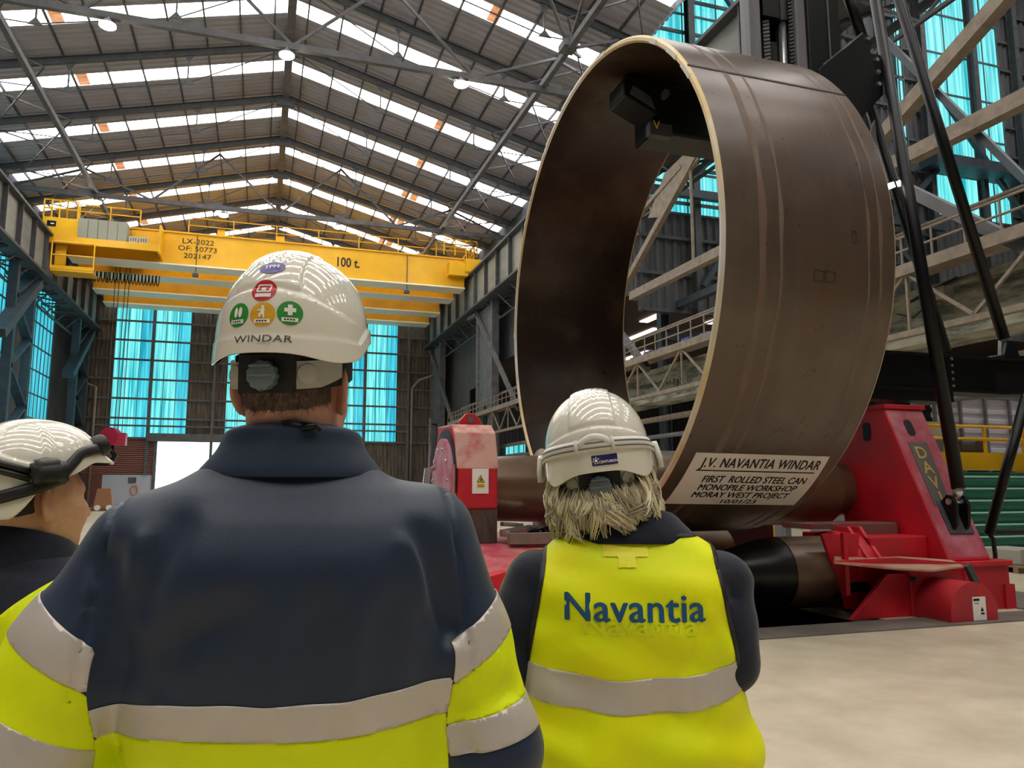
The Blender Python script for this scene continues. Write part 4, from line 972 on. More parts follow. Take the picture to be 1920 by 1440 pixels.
def biggest(V, T):
    lab = np.arange(len(V))
    while True:
        m = lab[T].min(1); new = lab.copy()
        for k in range(3): np.minimum.at(new, T[:, k], m)
        new = new[new]
        if (new == lab).all(): break
        lab = new
    u, c = np.unique(lab[T[:, 0]], return_counts=True); T = T[lab[T[:, 0]] == u[c.argmax()]]
    used = np.unique(T); mp = np.zeros(len(V), int); mp[used] = np.arange(len(used)); return V[used], mp[T]
def pmesh(name, V, F, material, parent, smooth=True, solid=0.0):
    me = bpy.data.meshes.new(name); me.from_pydata([tuple(map(float, v)) for v in V], [], [tuple(int(i) for i in f) for f in F]); me.update()
    o = bpy.data.objects.new(name, me); col.objects.link(o); o.parent = parent
    for m in (material if isinstance(material, list) else [material]): me.materials.append(m)
    if smooth: me.polygons.foreach_set('use_smooth', [True] * len(me.polygons))
    if solid: md = o.modifiers.new('thickness', 'SOLIDIFY'); md.thickness = solid; md.offset = -1
    return o
def pmb(mb, name, material, parent, smooth=False, auto=None, xf=None):
    V = np.array(mb.v); V = V if xf is None else xf(V)
    o = pmesh(name, V, mb.f, material, parent, smooth or auto is not None)
    b = bmesh.new(); b.from_mesh(o.data); bmesh.ops.recalc_face_normals(b, faces=b.faces); b.to_mesh(o.data); b.free()
    if auto is not None: o.data.set_sharp_from_angle(angle=math.radians(auto))
    return o
class Figure:
    def __init__(self, label, px, D, az):
        d = ray(px, 916) * D; self.o = np.array((d[0], d[1], 0.0)); self.az = az
        c, s = math.cos(az), math.sin(az); self.R = np.array([[c, s, 0], [-s, c, 0], [0, 0, 1]])   # columns: local axes in the world
        self.root = bpy.data.objects.new('person', None); col.objects.link(self.root)
        self.root.location = self.o; self.root.rotation_euler = (0, 0, -az); tag(self.root, label, 'person')
    def local_ray(self, x, y): return self.R.T @ (EYEP - self.o), self.R.T @ ray(x, y)
    def loc(self, x, y, f=0.0):
        a, d = self.local_ray(x, y); return a + d * ((f - a[1]) / d[1])
    def hit(self, bvh, x, y):
        a, d = self.local_ray(x, y); h = bvh.ray_cast(Vector(a), Vector(d)); return (np.array(h[0]), np.array(h[1])) if h[0] else None
def bvh_of(V, F): return BVHTree.FromPolygons([tuple(v) for v in V], [tuple(int(i) for i in f) for f in F])
def drape(bvh, c, n, pts, lift=.001, tilt=0.0, up=(0, 0, 1)):
    """lay 2-D points on a surface round c, looking along -n"""
    n = nrm(n); u = nrm(np.asarray(up, float) - n * (np.asarray(up) @ n)); r = np.cross(u, n)
    ct, st = math.cos(tilt), math.sin(tilt); out = []
    for a, b in pts:
        q = c + r * (a * ct - b * st) + u * (a * st + b * ct); h = bvh.ray_cast(Vector(q + n * .06), Vector(-n), .2)
        out.append((np.array(h[0]) + n * lift) if h[0] else q)
    return out
def disc2(rx, ry, rings=6, n=32):
    pts = [(0, 0)] + [(rx * k / rings * math.cos(2 * math.pi * i / n), ry * k / rings * math.sin(2 * math.pi * i / n)) for k in range(1, rings + 1) for i in range(n)]
    fs = [(0, 1 + i, 1 + (i + 1) % n) for i in range(n)]
    for k in range(rings - 1):
        a = 1 + k * n; fs += [(a + i, a + n + i, a + n + (i + 1) % n, a + (i + 1) % n) for i in range(n)]
    return pts, fs
def rect2(x0, x1, y0, y1, nx=6, ny=4):
    return [(x0 + (x1 - x0) * i / nx, y0 + (y1 - y0) * j / ny) for j in range(ny + 1) for i in range(nx + 1)], \
           [(j * (nx + 1) + i, j * (nx + 1) + i + 1, (j + 1) * (nx + 1) + i + 1, (j + 1) * (nx + 1) + i) for j in range(ny) for i in range(nx)]
def join2(*parts):
    P, Fs = [], []
    for p, f in parts: o = len(P); P += [tuple(q) for q in p]; Fs += [tuple(i + o for i in q) for q in f]
    return P, Fs
def rot_yzx(yaw=0, pitch=0, roll=0):
    """yaw turns clockwise seen from above, pitch lifts the face, roll drops the right side"""
    cy, sy, cp, sp, cr_, sr = math.cos(yaw), math.sin(yaw), math.cos(pitch), math.sin(pitch), math.cos(roll), math.sin(roll)
    Y = np.array([[cy, sy, 0], [-sy, cy, 0], [0, 0, 1]]); X = np.array([[1, 0, 0], [0, cp, -sp], [0, sp, cp]]); Z = np.array([[cr_, 0, sr], [0, 1, 0], [-sr, 0, cr_]])
    return Y @ X @ Z

SKIN = mat('skin', '#d29c84', .5, noise=(18, '#bc8270', .4, .7), bump=(120, .04))
SKIN.node_tree.nodes['Principled BSDF'].inputs['Subsurface Weight'].default_value = .12
SKIN.node_tree.nodes['Principled BSDF'].inputs['Subsurface Radius'].default_value = (.012, .005, .003)
EYEW = mat('eye_white', '#e8e4de', .2); IRIS = mat('iris_brown', '#3a2618', .15)
NAVY = mat('navy_softshell', '#16263e', .5, noise=(30, '#142339', .4, .65), bump=(260, .05), sheen=.12, spec=.4)
NAVY2 = mat('dark_navy_cotton', '#171c2e', .75, noise=(40, '#11141f', .4, .65), bump=(220, .06), sheen=.15, spec=.25)
HIVIS = mat('fluorescent_yellow_fabric', '#e6f300', .6, noise=(5, '#dcea00', .4, .65), bump=(200, .05), spec=.3)
HIVIS2 = mat('fluorescent_yellow_mesh', '#e2ee00', .6, noise=(6, '#ece800', .4, .65), bump=(240, .05), spec=.3)
BAND = mat('silver_reflective_tape', '#c4bbb0', .38, .2, noise=(12, '#bab1a7', .35, .7), bump=(300, .04))
PIPE = mat('black_piping', '#0e0f12', .6)
HELM = mat('glossy_white_helmet', '#e2dccd', .1, coat=.5)
HELM_IN = mat('black_helmet_lining', '#141416', .7)
PLAST = mat('light_grey_plastic', '#b0aca2', .4); KNOB = mat('slate_grey_plastic', '#5c676c', .45)
TROUSER = mat('navy_work_trousers', '#1a2030', .75, bump=(200, .06)); BOOT = mat('black_work_boot', '#121212', .5)

def head_field(q, female=False):
    k = .93 if female else 1.0; q = q / k; x, y, z = q[..., 0], q[..., 1], q[..., 2]; s = np.abs(x); m = np.stack([s, y, z], -1)
    f = ell(q, (0, -.014, .035), (.077, .099, .098))
    f = smin(f, ell(q, (0, .032, -.03), (.064, .068, .092)), .04)
    f = smin(f, ell(m, (.042, .02, -.072), (.022, .045, .03)), .04)
    f = smin(f, ell(q, (0, .07, -.1), (.026, .026, .02)), .03)
    f = smin(f, chain(q, [(0, -.025, -.04), (0, -.032, -.13), (0, -.045, -.24)], [.062, .06 if not female else .052, .075]), .03)
    f = smin(f, ell(m, (.04, .068, -.028), (.026, .026, .026)), .03)
    f = smin(f, cap(q, (0, .096, .0), (0, .117, -.036), .009, .013), .016); f = smin(f, ell(m, (.012, .106, -.04), (.009, .01, .008)), .008)
    f = smin(f, cap(m, (.008, .092, .022), (.045, .078, .02), .011, .009), .02)
    f = smin(f, ell(q, (0, .097, -.064), (.022, .011, .006)), .008); f = smin(f, ell(q, (0, .096, -.075), (.019, .011, .007)), .008)
    f = -smin(-f, ell(m, (.033, .1, .002), (.018, .016, .011)), .012)
    ca, sa = .82, .57; dx, dy = s - .079, y + .004; e = np.stack([dx * ca + dy * sa, -dx * sa + dy * ca, z], -1)
    ear = ell(e, (.004, -.014, -.002), (.0062, .02, .035)); ear = smin(ear, ell(e, (.004, -.004, -.031), (.006, .01, .012)), .01)
    ear = -smin(-ear, ell(e, (.013, -.012, .002), (.008, .012, .022)), .005); f = smin(f, ear, .006)
    return f * k
def make_head(fig, c, Rh, female=False, skin=SKIN, low=-.24):
    c = np.asarray(c, float)
    V, F = surfnet(lambda p: head_field(p, female), (-.11, -.15, low), (.11, .14, .14), .0052)
    W = V @ Rh.T + c; o = pmesh('body', W, F, skin, fig.root)
    for s in (-1, 1):
        for r_, off, m_, nm in ((.0115, 0, EYEW, 'eye'),):
            b = MB(); k = .93 if female else 1
            prof = [(-r_ * math.cos(t), max(1e-4, r_ * math.sin(t))) for t in np.linspace(0, math.pi, 9)]
            b.rev(prof, (s * .033 * k, .083 * k, .002 * k), (0, 1, 0), 14)
            e = pmb(b, nm, m_, o, True, xf=lambda v: v @ Rh.T + c)
            b2 = MB(); b2.rev([(0, .0055), (.0012, .003)], (s * .033 * k, .0938 * k, .002 * k), (0, 1, 0), 12); pmb(b2, 'iris', IRIS, o, True, xf=lambda v: v @ Rh.T + c)
    return V, F, o
class Helmet:
    def __init__(self, rim, zl=.088, zt=.235, a=.121, b=.147, cy=.0, flare=.055, peak=.05, ridge=.004, step=.0035, arc=.15):
        self.__dict__.update(rim=rim, zl=zl, zt=zt, a=a, b=b, cy=cy, flare=flare, peak=peak, ridge=ridge, step=step, arc=arc)
    def pt(self, th, z):
        """th: angle from the back of the head towards its right; z above the head centre"""
        ct, st = np.cos(th), np.sin(th); ff = np.abs(math.pi - np.abs((th + math.pi) % (2 * math.pi) - math.pi))   # 0 at the front
        zl = self.zlf(th)
        u = np.clip((z - zl) / (self.zt - zl), 0, 1); k = np.sqrt(np.clip(1 - u ** 2.15, 0, 1))
        low = z < zl; fl = np.where(low, 1.0 + self.flare * (.55 + .45 * np.clip((zl - z) / .06, 0, 1)), 1.0)
        edge = np.clip((z - zl) / .0035, 0, 1); fl = np.where(low, fl, 1.0 + self.flare * .55 * (1 - edge) ** 2)
        x = self.a * k * fl * st; y = -self.b * k * fl * ct
        pk = self.peak * np.exp(-(ff / .62) ** 4) * np.clip((zl + .012 - z) / .03, 0, 1); y = y + pk
        # raised rear band below an arc, raised crown ridge with vents
        arc = self.arc - 3.2 * x * x; d = self.step * np.clip((arc - z) / .004, 0, 1) * np.clip((-y - .01) / .05, 0, 1) * (z > zl)
        ww = .043 + .012 * (self.zt - z) / .1
        d = d + self.ridge * np.clip((ww - np.abs(x)) / .004, 0, 1) * np.clip((z - arc) / .01, 0, 1)
        d = d + .0004 * np.sin(np.abs(x) * 520) * (np.abs(x) < .03) * np.clip((z - .19) / .01, 0, 1)
        n = np.stack([x / self.a ** 2, y / self.b ** 2, (z - .05) / .17 ** 2], -1); n = n / np.maximum(np.linalg.norm(n, axis=-1, keepdims=True), 1e-9)
        return np.stack([x, y + self.cy, z], -1) + n * d[..., None] if hasattr(d, 'shape') and np.ndim(d) else np.array([x, y + self.cy, z])
    def zlf(self, th):
        return np.maximum(self.zl, self.rim(th) + .022)
    def mesh(self, na=220, nz=84):
        th = np.linspace(-math.pi, math.pi, na, endpoint=False); V = []
        for j in range(nz):
            t = j / (nz - 1)
            zr = self.rim(th)
            zl = self.zlf(th)
            if t < .2: z = zr + (zl - .0005 - zr) * t / .2
            else: u = (t - .2) / .8; z = zl + (self.zt - zl) * np.sin(u * math.pi / 2) ** .93 + (1e-4 if t == .2 else 0)
            V.append(self.pt(th, z))
        V = np.concatenate(V); F = [(j * na + i, j * na + (i + 1) % na, (j + 1) * na + (i + 1) % na, (j + 1) * na + i) for j in range(nz - 1) for i in range(na)]
        F.append(tuple((nz - 1) * na + i for i in range(na))); return V, F
    def strip(self, path, width, lift, th=.0015):
        """band along [(theta, z)] on the shell"""
        P = []
        for k in range(len(path)):
            a, b = path[max(0, k - 1)], path[min(len(path) - 1, k + 1)]; dd = np.array([(b[0] - a[0]) * .13, b[1] - a[1]]); dd = dd / (np.linalg.norm(dd) + 1e-9); nn = np.array([-dd[1], dd[0]])
            row = []
            for s in (-.5, -.25, .25, .5):
                q = (path[k][0] + nn[0] * s * width / .13, path[k][1] + nn[1] * s * width); c = self.pt(np.array([q[0]]), np.array([q[1]]))[0]; n = nrm((c[0] / self.a ** 2, (c[1] - self.cy) / self.b ** 2, (c[2] - .05) / .03)); row.append(c + n * (lift if abs(s) < .4 else lift * .4))
            P.append(row)
        V = [p for r in P for p in r]; F = [(i * 4 + j, i * 4 + j + 1, i * 4 + j + 5, i * 4 + j + 4) for i in range(len(path) - 1) for j in range(3)]
        return V, F
def smooth_path(pts, n=40):
    pts = np.asarray(pts, float); t = np.linspace(0, len(pts) - 1, n); out = []
    for s in t:
        i = min(int(s), len(pts) - 2); f = s - i; p0, p1, p2, p3 = pts[max(i - 1, 0)], pts[i], pts[i + 1], pts[min(i + 2, len(pts) - 1)]
        out.append(.5 * ((2 * p1) + (-p0 + p2) * f + (2 * p0 - 5 * p1 + 4 * p2 - p3) * f ** 2 + (-p0 + 3 * p1 - 3 * p2 + p3) * f ** 3))
    return np.array(out)
def make_helmet(fig, H, c, Rh):
    V, F = H.mesh(); xf = lambda v: np.asarray(v) @ Rh.T + c
    o = pmesh('hard_hat', xf(V), F, HELM, fig.root); md = o.modifiers.new('thickness', 'SOLIDIFY'); md.thickness = .003; md.offset = -1
    V2 = V.copy(); V2 = (V2 - (0, 0, .05)) * (.95, .95, .93) + (0, 0, .05); inn = pmesh('lining', xf(V2), [tuple(reversed(f)) for f in F], HELM_IN, o)
    return o, bvh_of(xf(V), F), xf
def suspension(fig, hat, xf, z=.035, knob=True):
    m = MB(); n = 40; R1, R2 = .094, .118
    def cp(a, zz, r=1.0): return np.array((R1 * r * math.sin(a), -R2 * r * math.cos(a) + .005, zz))
    vs = []; fs = []
    for r, sgn in ((1.0, 1), (.965, -1)):
        for zz in (z - .028, z + .026):
            vs += [cp(a, zz - .012 * (abs(a) / 1.9) ** 2 * sgn * 0 + .03 * (abs(a) / 1.9) ** 2, r) for a in np.linspace(-1.9, 1.9, n)]
    for i in range(n - 1): fs += [(i, i + 1, n + i + 1, n + i), (2 * n + i, 3 * n + i, 3 * n + i + 1, 2 * n + i + 1), (n + i, n + i + 1, 3 * n + i + 1, 3 * n + i), (i, 2 * n + i, 2 * n + i + 1, i + 1)]
    pmb(m.add(vs, fs), 'headband', HELM_IN, hat, auto=40, xf=xf)
    for s in (-1, 1):
        m = MB(); vs = []; fs = []; nn = 14
        for r in (1.07, 1.0):
            for f_ in (-1, 1): vs += [cp(s * a, z + (.018 if f_ > 0 else -.026 + .03 * max(0, (a - .85)) ) + .03 * (a / 1.9) ** 2, r) for a in np.linspace(.4, 1.25, nn)]
        for i in range(nn - 1): fs += [(i, i + 1, nn + i + 1, nn + i), (2 * nn + i, 3 * nn + i, 3 * nn + i + 1, 2 * nn + i + 1), (nn + i, nn + i + 1, 3 * nn + i + 1, 3 * nn + i), (i, 2 * nn + i, 2 * nn + i + 1, i + 1)]
        fs += [(0, nn, 3 * nn, 2 * nn), (nn - 1, 3 * nn - 1 - 0 + 0, 4 * nn - 1, 2 * nn - 1)]
        pmb(m.add(vs, fs), 'strap_slide', PLAST, hat, auto=40, xf=xf)
        a_ = s * .62; q = cp(a_, z + .0, 1.075); m = MB().rev([(0, .016), (.003, .016), (.004, .012)], q, nrm((math.sin(a_), -math.cos(a_), 0)), 20); pmb(m, 'slide_boss', PLAST, hat, auto=40, xf=xf)
    if knob:
        m = MB(); k = 60; prof = [(-.02, .018), (0, .022), (.012, .0238), (.02, .0226), (.022, .019)]
        vs = []; fs = []
        for t, r in prof:
            for i in range(k):
                a = 2 * math.pi * i / k; rr = r * (1 + .05 * math.cos(a * 11)); vs.append((rr * math.cos(a), -R2 - .002 - t, z - .004 + rr * math.sin(a)))
        for j in range(len(prof) - 1): fs += [(j * k + i, j * k + (i + 1) % k, (j + 1) * k + (i + 1) % k, (j + 1) * k + i) for i in range(k)]
        fs.append(tuple((len(prof) - 1) * k + i for i in range(k))); kb = pmb(m.add(vs, fs), 'ratchet_knob', KNOB, hat, auto=40, xf=xf)
        m = MB().box((-.02, -R2 - .027, z - .006), (.02, -R2 - .022, z - .002)); m.box((-.018, -R2 - .027, z + .009), (.018, -R2 - .0235, z + .012)); pmb(m, 'knob_bar', KNOB, hat, xf=xf)
        m = MB().box((-.045, -R2 - .002, z - .03), (.045, -R2 + .01, z + .03)); pmb(m, 'knob_mount', HELM_IN, hat, xf=xf)
def torso_field(p, zs, ws, ds, cys, e=2.5, cxs=None):
    x, y, z = p[..., 0], p[..., 1], p[..., 2]; w = np.interp(z, zs, ws); d = np.interp(z, zs, ds); cy = np.interp(z, zs, cys)
    if cxs is not None: x = x - np.interp(z, zs, cxs)
    r = ((np.abs(x / w)) ** e + (np.abs((y - cy) / d)) ** e + 1e-9) ** (1 / e)
    return np.maximum((r - 1) * np.minimum(w, d), np.maximum(zs[0] - z, z - zs[-1]))
def dense(zs, vals, n=60):
    q = smooth_path(np.c_[zs, vals], n); o = np.argsort(q[:, 0]); return q[o, 0], q[o, 1]
def make_hand(fig, wrist, fwd, palm, side, skin=SKIN):
    """a relaxed curled hand: fwd wrist to knuckles, palm the way the palm faces, side the thumb's side"""
    wrist = np.asarray(wrist, float); f = nrm(fwd); n = nrm(np.asarray(palm) - f * (np.asarray(palm) @ f)); s = nrm(np.asarray(side) - f * (np.asarray(side) @ f) - n * (np.asarray(side) @ n))
    B = np.stack([s, f, n], 1)
    def fld(q):
        g = ell(q, (0, .05, 0), (.041, .05, .017)); g = smin(g, cap(q, (0, -.04, 0), (0, .02, 0), .026, .027), .02)
        for i, (x, l) in enumerate(((.029, .042), (.010, .047), (-.009, .043), (-.027, .034))):
            a = (x, .09, .0); b = (x * 1.08, .09 + l * .8, .008 + .006 * i * .5); c_ = (x * 1.05, .09 + l * 1.25, .03 + .004 * i); d_ = (x, .09 + l * 1.1, .05 + .003 * i)
            g = smin(g, chain(q, [a, b, c_, d_], [.0098, .009, .0082, .0072], .006), .006)
        g = smin(g, chain(q, [(.03, .015, .004), (.055, .045, .016), (.058, .075, .03), (.05, .095, .042)], [.014, .0115, .0105, .009], .008), .012)
        return g
    V, F = surfnet(fld, (-.06, -.06, -.035), (.085, .16, .085), .0045); return pmesh('hand', V @ B.T + wrist, F, skin, fig.root)
def make_legs(fig, top, hip_y, spread=.1, w=.17):
    def fld(p):
        f = ell(p, (0, hip_y, top - .1), (w, .125, .2))
        for s in (-1, 1): f = smin(f, chain(p, [(s * spread * .9, hip_y, top - .12), (s * spread, hip_y + .01, .5), (s * (spread + .01), hip_y - .02, .09)], [.1, .078, .07]), .04)
        return np.maximum(f, .05 - p[..., 2])
    V, F = surfnet(fld, (-.3, hip_y - .2, .03), (.3, hip_y + .2, top + .14), .018); pmesh('trousers', V, F, TROUSER, fig.root)
    for s in (-1, 1):
        def bf(p):
            q = p - (s * (spread + .01), hip_y, 0); g = smin(cap(q, (0, -.03, .06), (0, .13, .045), .05, .045), cap(q, (0, -.03, .06), (0, -.02, .17), .055, .06), .03)
            return np.maximum(g, .0 - q[..., 2])
        V, F = surfnet(bf, (s * (spread + .01) - .09, hip_y - .12, -.01), (s * (spread + .01) + .09, hip_y + .22, .22), .011); V[:, 2] = np.maximum(V[:, 2], .0); pmesh('boot', V, F, BOOT, fig.root)
def fuzz(V, T, N, count, length, dirf, w=.0012):
    """short hairs standing on a patch of scalp"""
    a = np.cross(V[T[:, 1]] - V[T[:, 0]], V[T[:, 2]] - V[T[:, 0]]); ar = np.linalg.norm(a, axis=1); pr = ar / ar.sum()
    t = RNG.choice(len(T), count, p=pr); r = RNG.random((count, 2)); r[r.sum(1) > 1] = 1 - r[r.sum(1) > 1]
    P = V[T[t, 0]] + (V[T[t, 1]] - V[T[t, 0]]) * r[:, :1] + (V[T[t, 2]] - V[T[t, 0]]) * r[:, 1:]; n = N[T[t, 0]]
    d = dirf(P, n) + RNG.normal(0, .25, (count, 3)); d /= np.linalg.norm(d, axis=1, keepdims=True); s = np.cross(d, n); s /= np.maximum(np.linalg.norm(s, axis=1, keepdims=True), 1e-6)
    L = length * (.6 + .8 * RNG.random((count, 1))); Q = np.stack([P - s * w / 2, P + s * w / 2, P + d * L], 1).reshape(-1, 3)
    return Q, np.arange(count * 3).reshape(-1, 3)
def tube_between(mb, pts, r, n=8): return mb.tube(pts, r, n)
# ================================================================ PERSON 1: man in navy jacket, back to us
P1 = Figure('man in navy and yellow jacket and white helmet with round stickers, seen from behind', 548, 1.30, math.radians(2.5))
L = P1.loc
def P1_jacket():
    zs, ws = dense([.84, .95, 1.05, 1.15, 1.27, 1.37, 1.44, 1.485, 1.52, 1.55, 1.585], [.245, .24, .24, .252, .266, .27, .262, .225, .165, .12, .095])
    _, ds = dense([.84, .95, 1.05, 1.15, 1.27, 1.37, 1.44, 1.485, 1.52, 1.55, 1.585], [.165, .16, .158, .16, .166, .165, .15, .13, .11, .1, .095])
    _, cy = dense([.84, .95, 1.05, 1.15, 1.27, 1.37, 1.44, 1.485, 1.52, 1.55, 1.585], [.01, .01, .01, .0, -.012, -.02, -.012, 0, .005, .0, -.005])
    sl, el_l = L(272, 1042, -.005), L(32, 1428, -.03); sr, el_r = np.array((.222, -.005, 1.418)), np.array((.335, -.05, 1.07))
    wl = el_l + np.array((.16, .24, -.03)); wr = el_r + np.array((-.2, .23, -.03))
    def f(p):
        g = torso_field(p, zs, ws, ds, cy, cxs=np.clip(1.25 - zs, 0, .2) * .09)
        al = chain(p, [sl, sl * .5 + el_l * .5, el_l, wl], [.086, .1, .098, .07], .03); arr = chain(p, [sr, sr * .5 + el_r * .5, el_r, wr], [.09, .088, .082, .066], .03)
        kk = .018 + .03 * np.clip((p[..., 2] - 1.2) / .15, 0, 1); g = smin(g, al, kk); g = smin(g, arr, .04)
        x, y, z = p[..., 0], p[..., 1], p[..., 2]; back = np.clip(-y * 12, 0, 1)
        w = groove(p, L(320, 985, -.14), L(255, 1130, -.14), .012, .032) + groove(p, L(205, 1060, -.1), L(215, 1250, -.12), .009, .03) - groove(p, L(262, 1010, -.14), L(235, 1140, -.14), .006, .025)
        w += groove(p, L(800, 1000, -.14), L(842, 1180, -.1), .012, .026) - groove(p, L(775, 1010, -.16), L(800, 1130, -.16), .006, .022)
        w += groove(p, L(770, 1060, -.17), L(800, 1160, -.16), .006, .02)
        w += groove(p, L(250, 1240, -.13), L(420, 1160, -.17), .005, .03) + groove(p, L(300, 1290, -.15), L(360, 1180, -.17), .005, .022)
        for px_, a_, ww in ((430, .004, .025), (505, -.003, .02), (590, .004, .024), (660, -.0025, .02), (720, .004, .022), (775, -.003, .02)):
            w += groove(p, L(px_ - 10, 1330, -.17), L(px_ + 15, 1150, -.18), a_, ww)
        w += groove(p, L(540, 1160, -.18), L(560, 960, -.17), .004, .06)
        w += groove(p, L(60, 1330, -.15), L(190, 1385, -.15), -.006, .02) + groove(p, L(20, 1390, -.15), L(150, 1420, -.15), .006, .02)
        w += groove(p, L(870, 1330, -.1), L(960, 1290, -.1), .007, .02) + groove(p, L(850, 1250, -.1), L(930, 1240, -.1), -.004, .018) + groove(p, L(850, 1370, -.12), L(880, 1400, -.12), .008, .014)
        # armhole seams
        w += .004 * np.exp(-((np.abs(x) - (.262 + (z - 1.42) * -.12)) / .004) ** 2) * (z > 1.2) * (z < 1.5)
        return g + w * 1.7
    V, F = surfnet(f, (-.62, -.36, .83), (.56, .34, 1.6), .0085); T = tris(F); N = vnormals(V, T)
    return V, F, T, N, (sl, el_l, wl, sr, el_r, wr)
V1, F1, T1, N1_, AR1 = P1_jacket(); S1 = (V1, T1, N1_)
jk = pmesh('jacket', V1, F1, NAVY, P1.root)
def line_z(pa, pb, f):
    """field > 0 above the line through two pixels, taken at local depth f"""
    a, b = L(*pa, f), L(*pb, f); k = (b[2] - a[2]) / (b[0] - a[0]); return lambda p: p[:, 2] - (a[2] + k * (p[:, 0] - a[0]))
def neg(g): return lambda p: -g(p)
def side_l(p): return -p[:, 0] - .262 - .18 * np.clip(1.25 - p[:, 2], 0, 1) * 0
armL = lambda p: np.where(cap(p, AR1[0], AR1[1], 0) < cap(p, np.array((0, 0, 1.4)), np.array((0, 0, .9)), 0) * .46, 1.0, -1.0)
def seg_split(sh, elb, wr_):
    def g(p):
        da = np.minimum(cap(p, sh, elb, .09, .088), cap(p, elb, wr_, .088, .07)); tz, tw = [.84, 1.05, 1.27, 1.44, 1.6], [.275, .264, .268, .262, .1]
        w = np.interp(p[:, 2], tz, tw); db = np.hypot(np.maximum(np.abs(p[:, 0]) - w * .8, 0), np.maximum(np.abs(p[:, 1]) - .11, 0)) - .05
        return (db - da)
    return g
gl = seg_split(AR1[0], AR1[1], AR1[2]); gr = seg_split(AR1[3], AR1[4], AR1[5])
onl = lambda p: np.where(p[:, 0] < 0, gl(p) + .012, -1); onr = lambda p: np.where(p[:, 0] > 0, gr(p) + .012, -1)
tor = lambda p: -np.maximum(onl(p), onr(p))
wave = lambda p: .006 * np.sin((p[:, 0] + .05) * 14)
u_t = line_z((250, 1345), (828, 1292), -.165); l_t = line_z((250, 1414), (828, 1364), -.165)
ut = lambda p: u_t(p) + wave(p); lt = lambda p: l_t(p) + wave(p)
def piece(name, gs, lift, m, par=jk, surf=S1, solid=.0012, all_=False):
    V, T, N = overlay(surf, gs, lift); return pmesh(name, *((V, T) if all_ else biggest(V, T)), m, par, True, solid)
piece('yellow_panel', [tor, neg(lt)], .001, HIVIS)
piece('reflective_band', [tor, neg(ut), lt, lambda p: .0 - p[:, 1] + .0], .0022, BAND); piece('reflective_band', [tor, neg(ut), lt, lambda p: p[:, 1]], .0022, BAND)
uL, lL = line_z((60, 1150), (240, 1276), -.14), line_z((10, 1231), (211, 1343), -.14)
lL2, lL3 = line_z((10, 1372), (190, 1452), -.14), line_z((10, 1460), (190, 1530), -.14)
piece('yellow_sleeve', [onl, neg(lL)], .001, HIVIS); piece('reflective_band', [onl, neg(uL), lL], .0022, BAND)
piece('reflective_band', [onl, neg(lL2), lL3], .0024, BAND); piece('navy_cuff', [onl, neg(lL3)], .0022, NAVY)
uR, lR = line_z((828, 1216), (938, 1124), -.1), line_z((830, 1290), (953, 1194), -.1)
uR2, lR2 = line_z((832, 1360), (992, 1308), -.1), line_z((832, 1420), (998, 1368), -.1)
piece('yellow_sleeve', [onr, neg(lR), uR2], .001, HIVIS); piece('reflective_band', [onr, neg(uR), lR], .0022, BAND); piece('reflective_band', [onr, neg(uR2), lR2], .0022, BAND)
# stand-up collar
def collar(fig, par, levels, m, thick=.006, n=72, name='collar'):
    V = []; 
    for (z, rx, ry, cy, back) in levels:
        for k in range(n):
            a = 2 * math.pi * k / n; V.append((rx * math.sin(a), cy - ry * math.cos(a), z + back * math.cos(a)))
    F = [(j * n + k, j * n + (k + 1) % n, (j + 1) * n + (k + 1) % n, (j + 1) * n + k) for j in range(len(levels) - 1) for k in range(n)]
    o = pmesh(name, V, F, m, par, True); md = o.modifiers.new('thickness', 'SOLIDIFY'); md.thickness = thick; md.offset = 1; md2 = o.modifiers.new('soft', 'SUBSURF'); md2.levels = md2.render_levels = 1
    return o
collar(P1, jk, [(1.516, .152, .116, .0, .0), (1.53, .142, .113, .0, .003), (1.541, .132, .109, .0, .008), (1.552, .122, .106, 0, .011), (1.567, .113, .1, -.002, .012), (1.583, .109, .098, -.004, .013), (1.589, .105, .094, -.004, .013), (1.584, .1, .09, -.004, .013), (1.55, .1, .09, -.003, .01)], NAVY)
hk1 = L(565, 803, -.105); m = MB(); m.tube([hk1 + (-.03, 0, .008), hk1 + (-.01, -.006, .012), hk1 + (.02, -.004, .006), hk1 + (.03, -.006, -.004)], .003, 6); m.cyl(hk1 + (.0, -.008, 0), hk1 + (.024, -.008, .004), .006, n=10)
pmb(m, 'cord_toggle', BLACK_PAINT, jk, True)
make_legs(P1, .95, .01, .11, .19)
make_hand(P1, AR1[2] + (.03, .02, 0), (.9, .25, -.1), (.2, -1, .2), (0, 0, 1)); make_hand(P1, AR1[5] + (-.03, .02, 0), (-.9, .25, -.1), (-.2, -1, .2), (0, 0, 1))
# head, hair, helmet
hc = L(552, 728, -.0); RH1 = rot_yzx(math.radians(21), math.radians(4), math.radians(0)); xh1 = lambda v: np.asarray(v) @ RH1.T + hc
HV, HF, hb1 = make_head(P1, hc, RH1); HT = tris(HF); HN = vnormals(HV, HT)
def hairline(p):
    x, y, z = p[:, 0], p[:, 1], p[:, 2]; n = .0015 * np.sin(x * 160) + .001 * np.sin(x * 410 + 1)
    rear = z + .041 + n + np.clip(np.abs(x) - .03, 0, 1) * -.25; front = .012 - y + np.clip(z - .03, 0, 1) * 2.0
    ear = np.hypot((y + .006) / .026, (z + .004) / .042) - 1
    return np.minimum(np.minimum(rear, front), np.where(np.abs(x) > .062, ear * .02, 1))
m_hair1 = mat('brown_short_hair', '#4e3a30', .55, noise=(90, '#77604e', .35, .7), bump=(400, .3), stretch=(1, 1, .25))
hv, ht, hn = overlay((HV, HT, HN), [hairline], .0035); hr = pmesh('hair', xh1(hv), ht, m_hair1, P1.root, True)
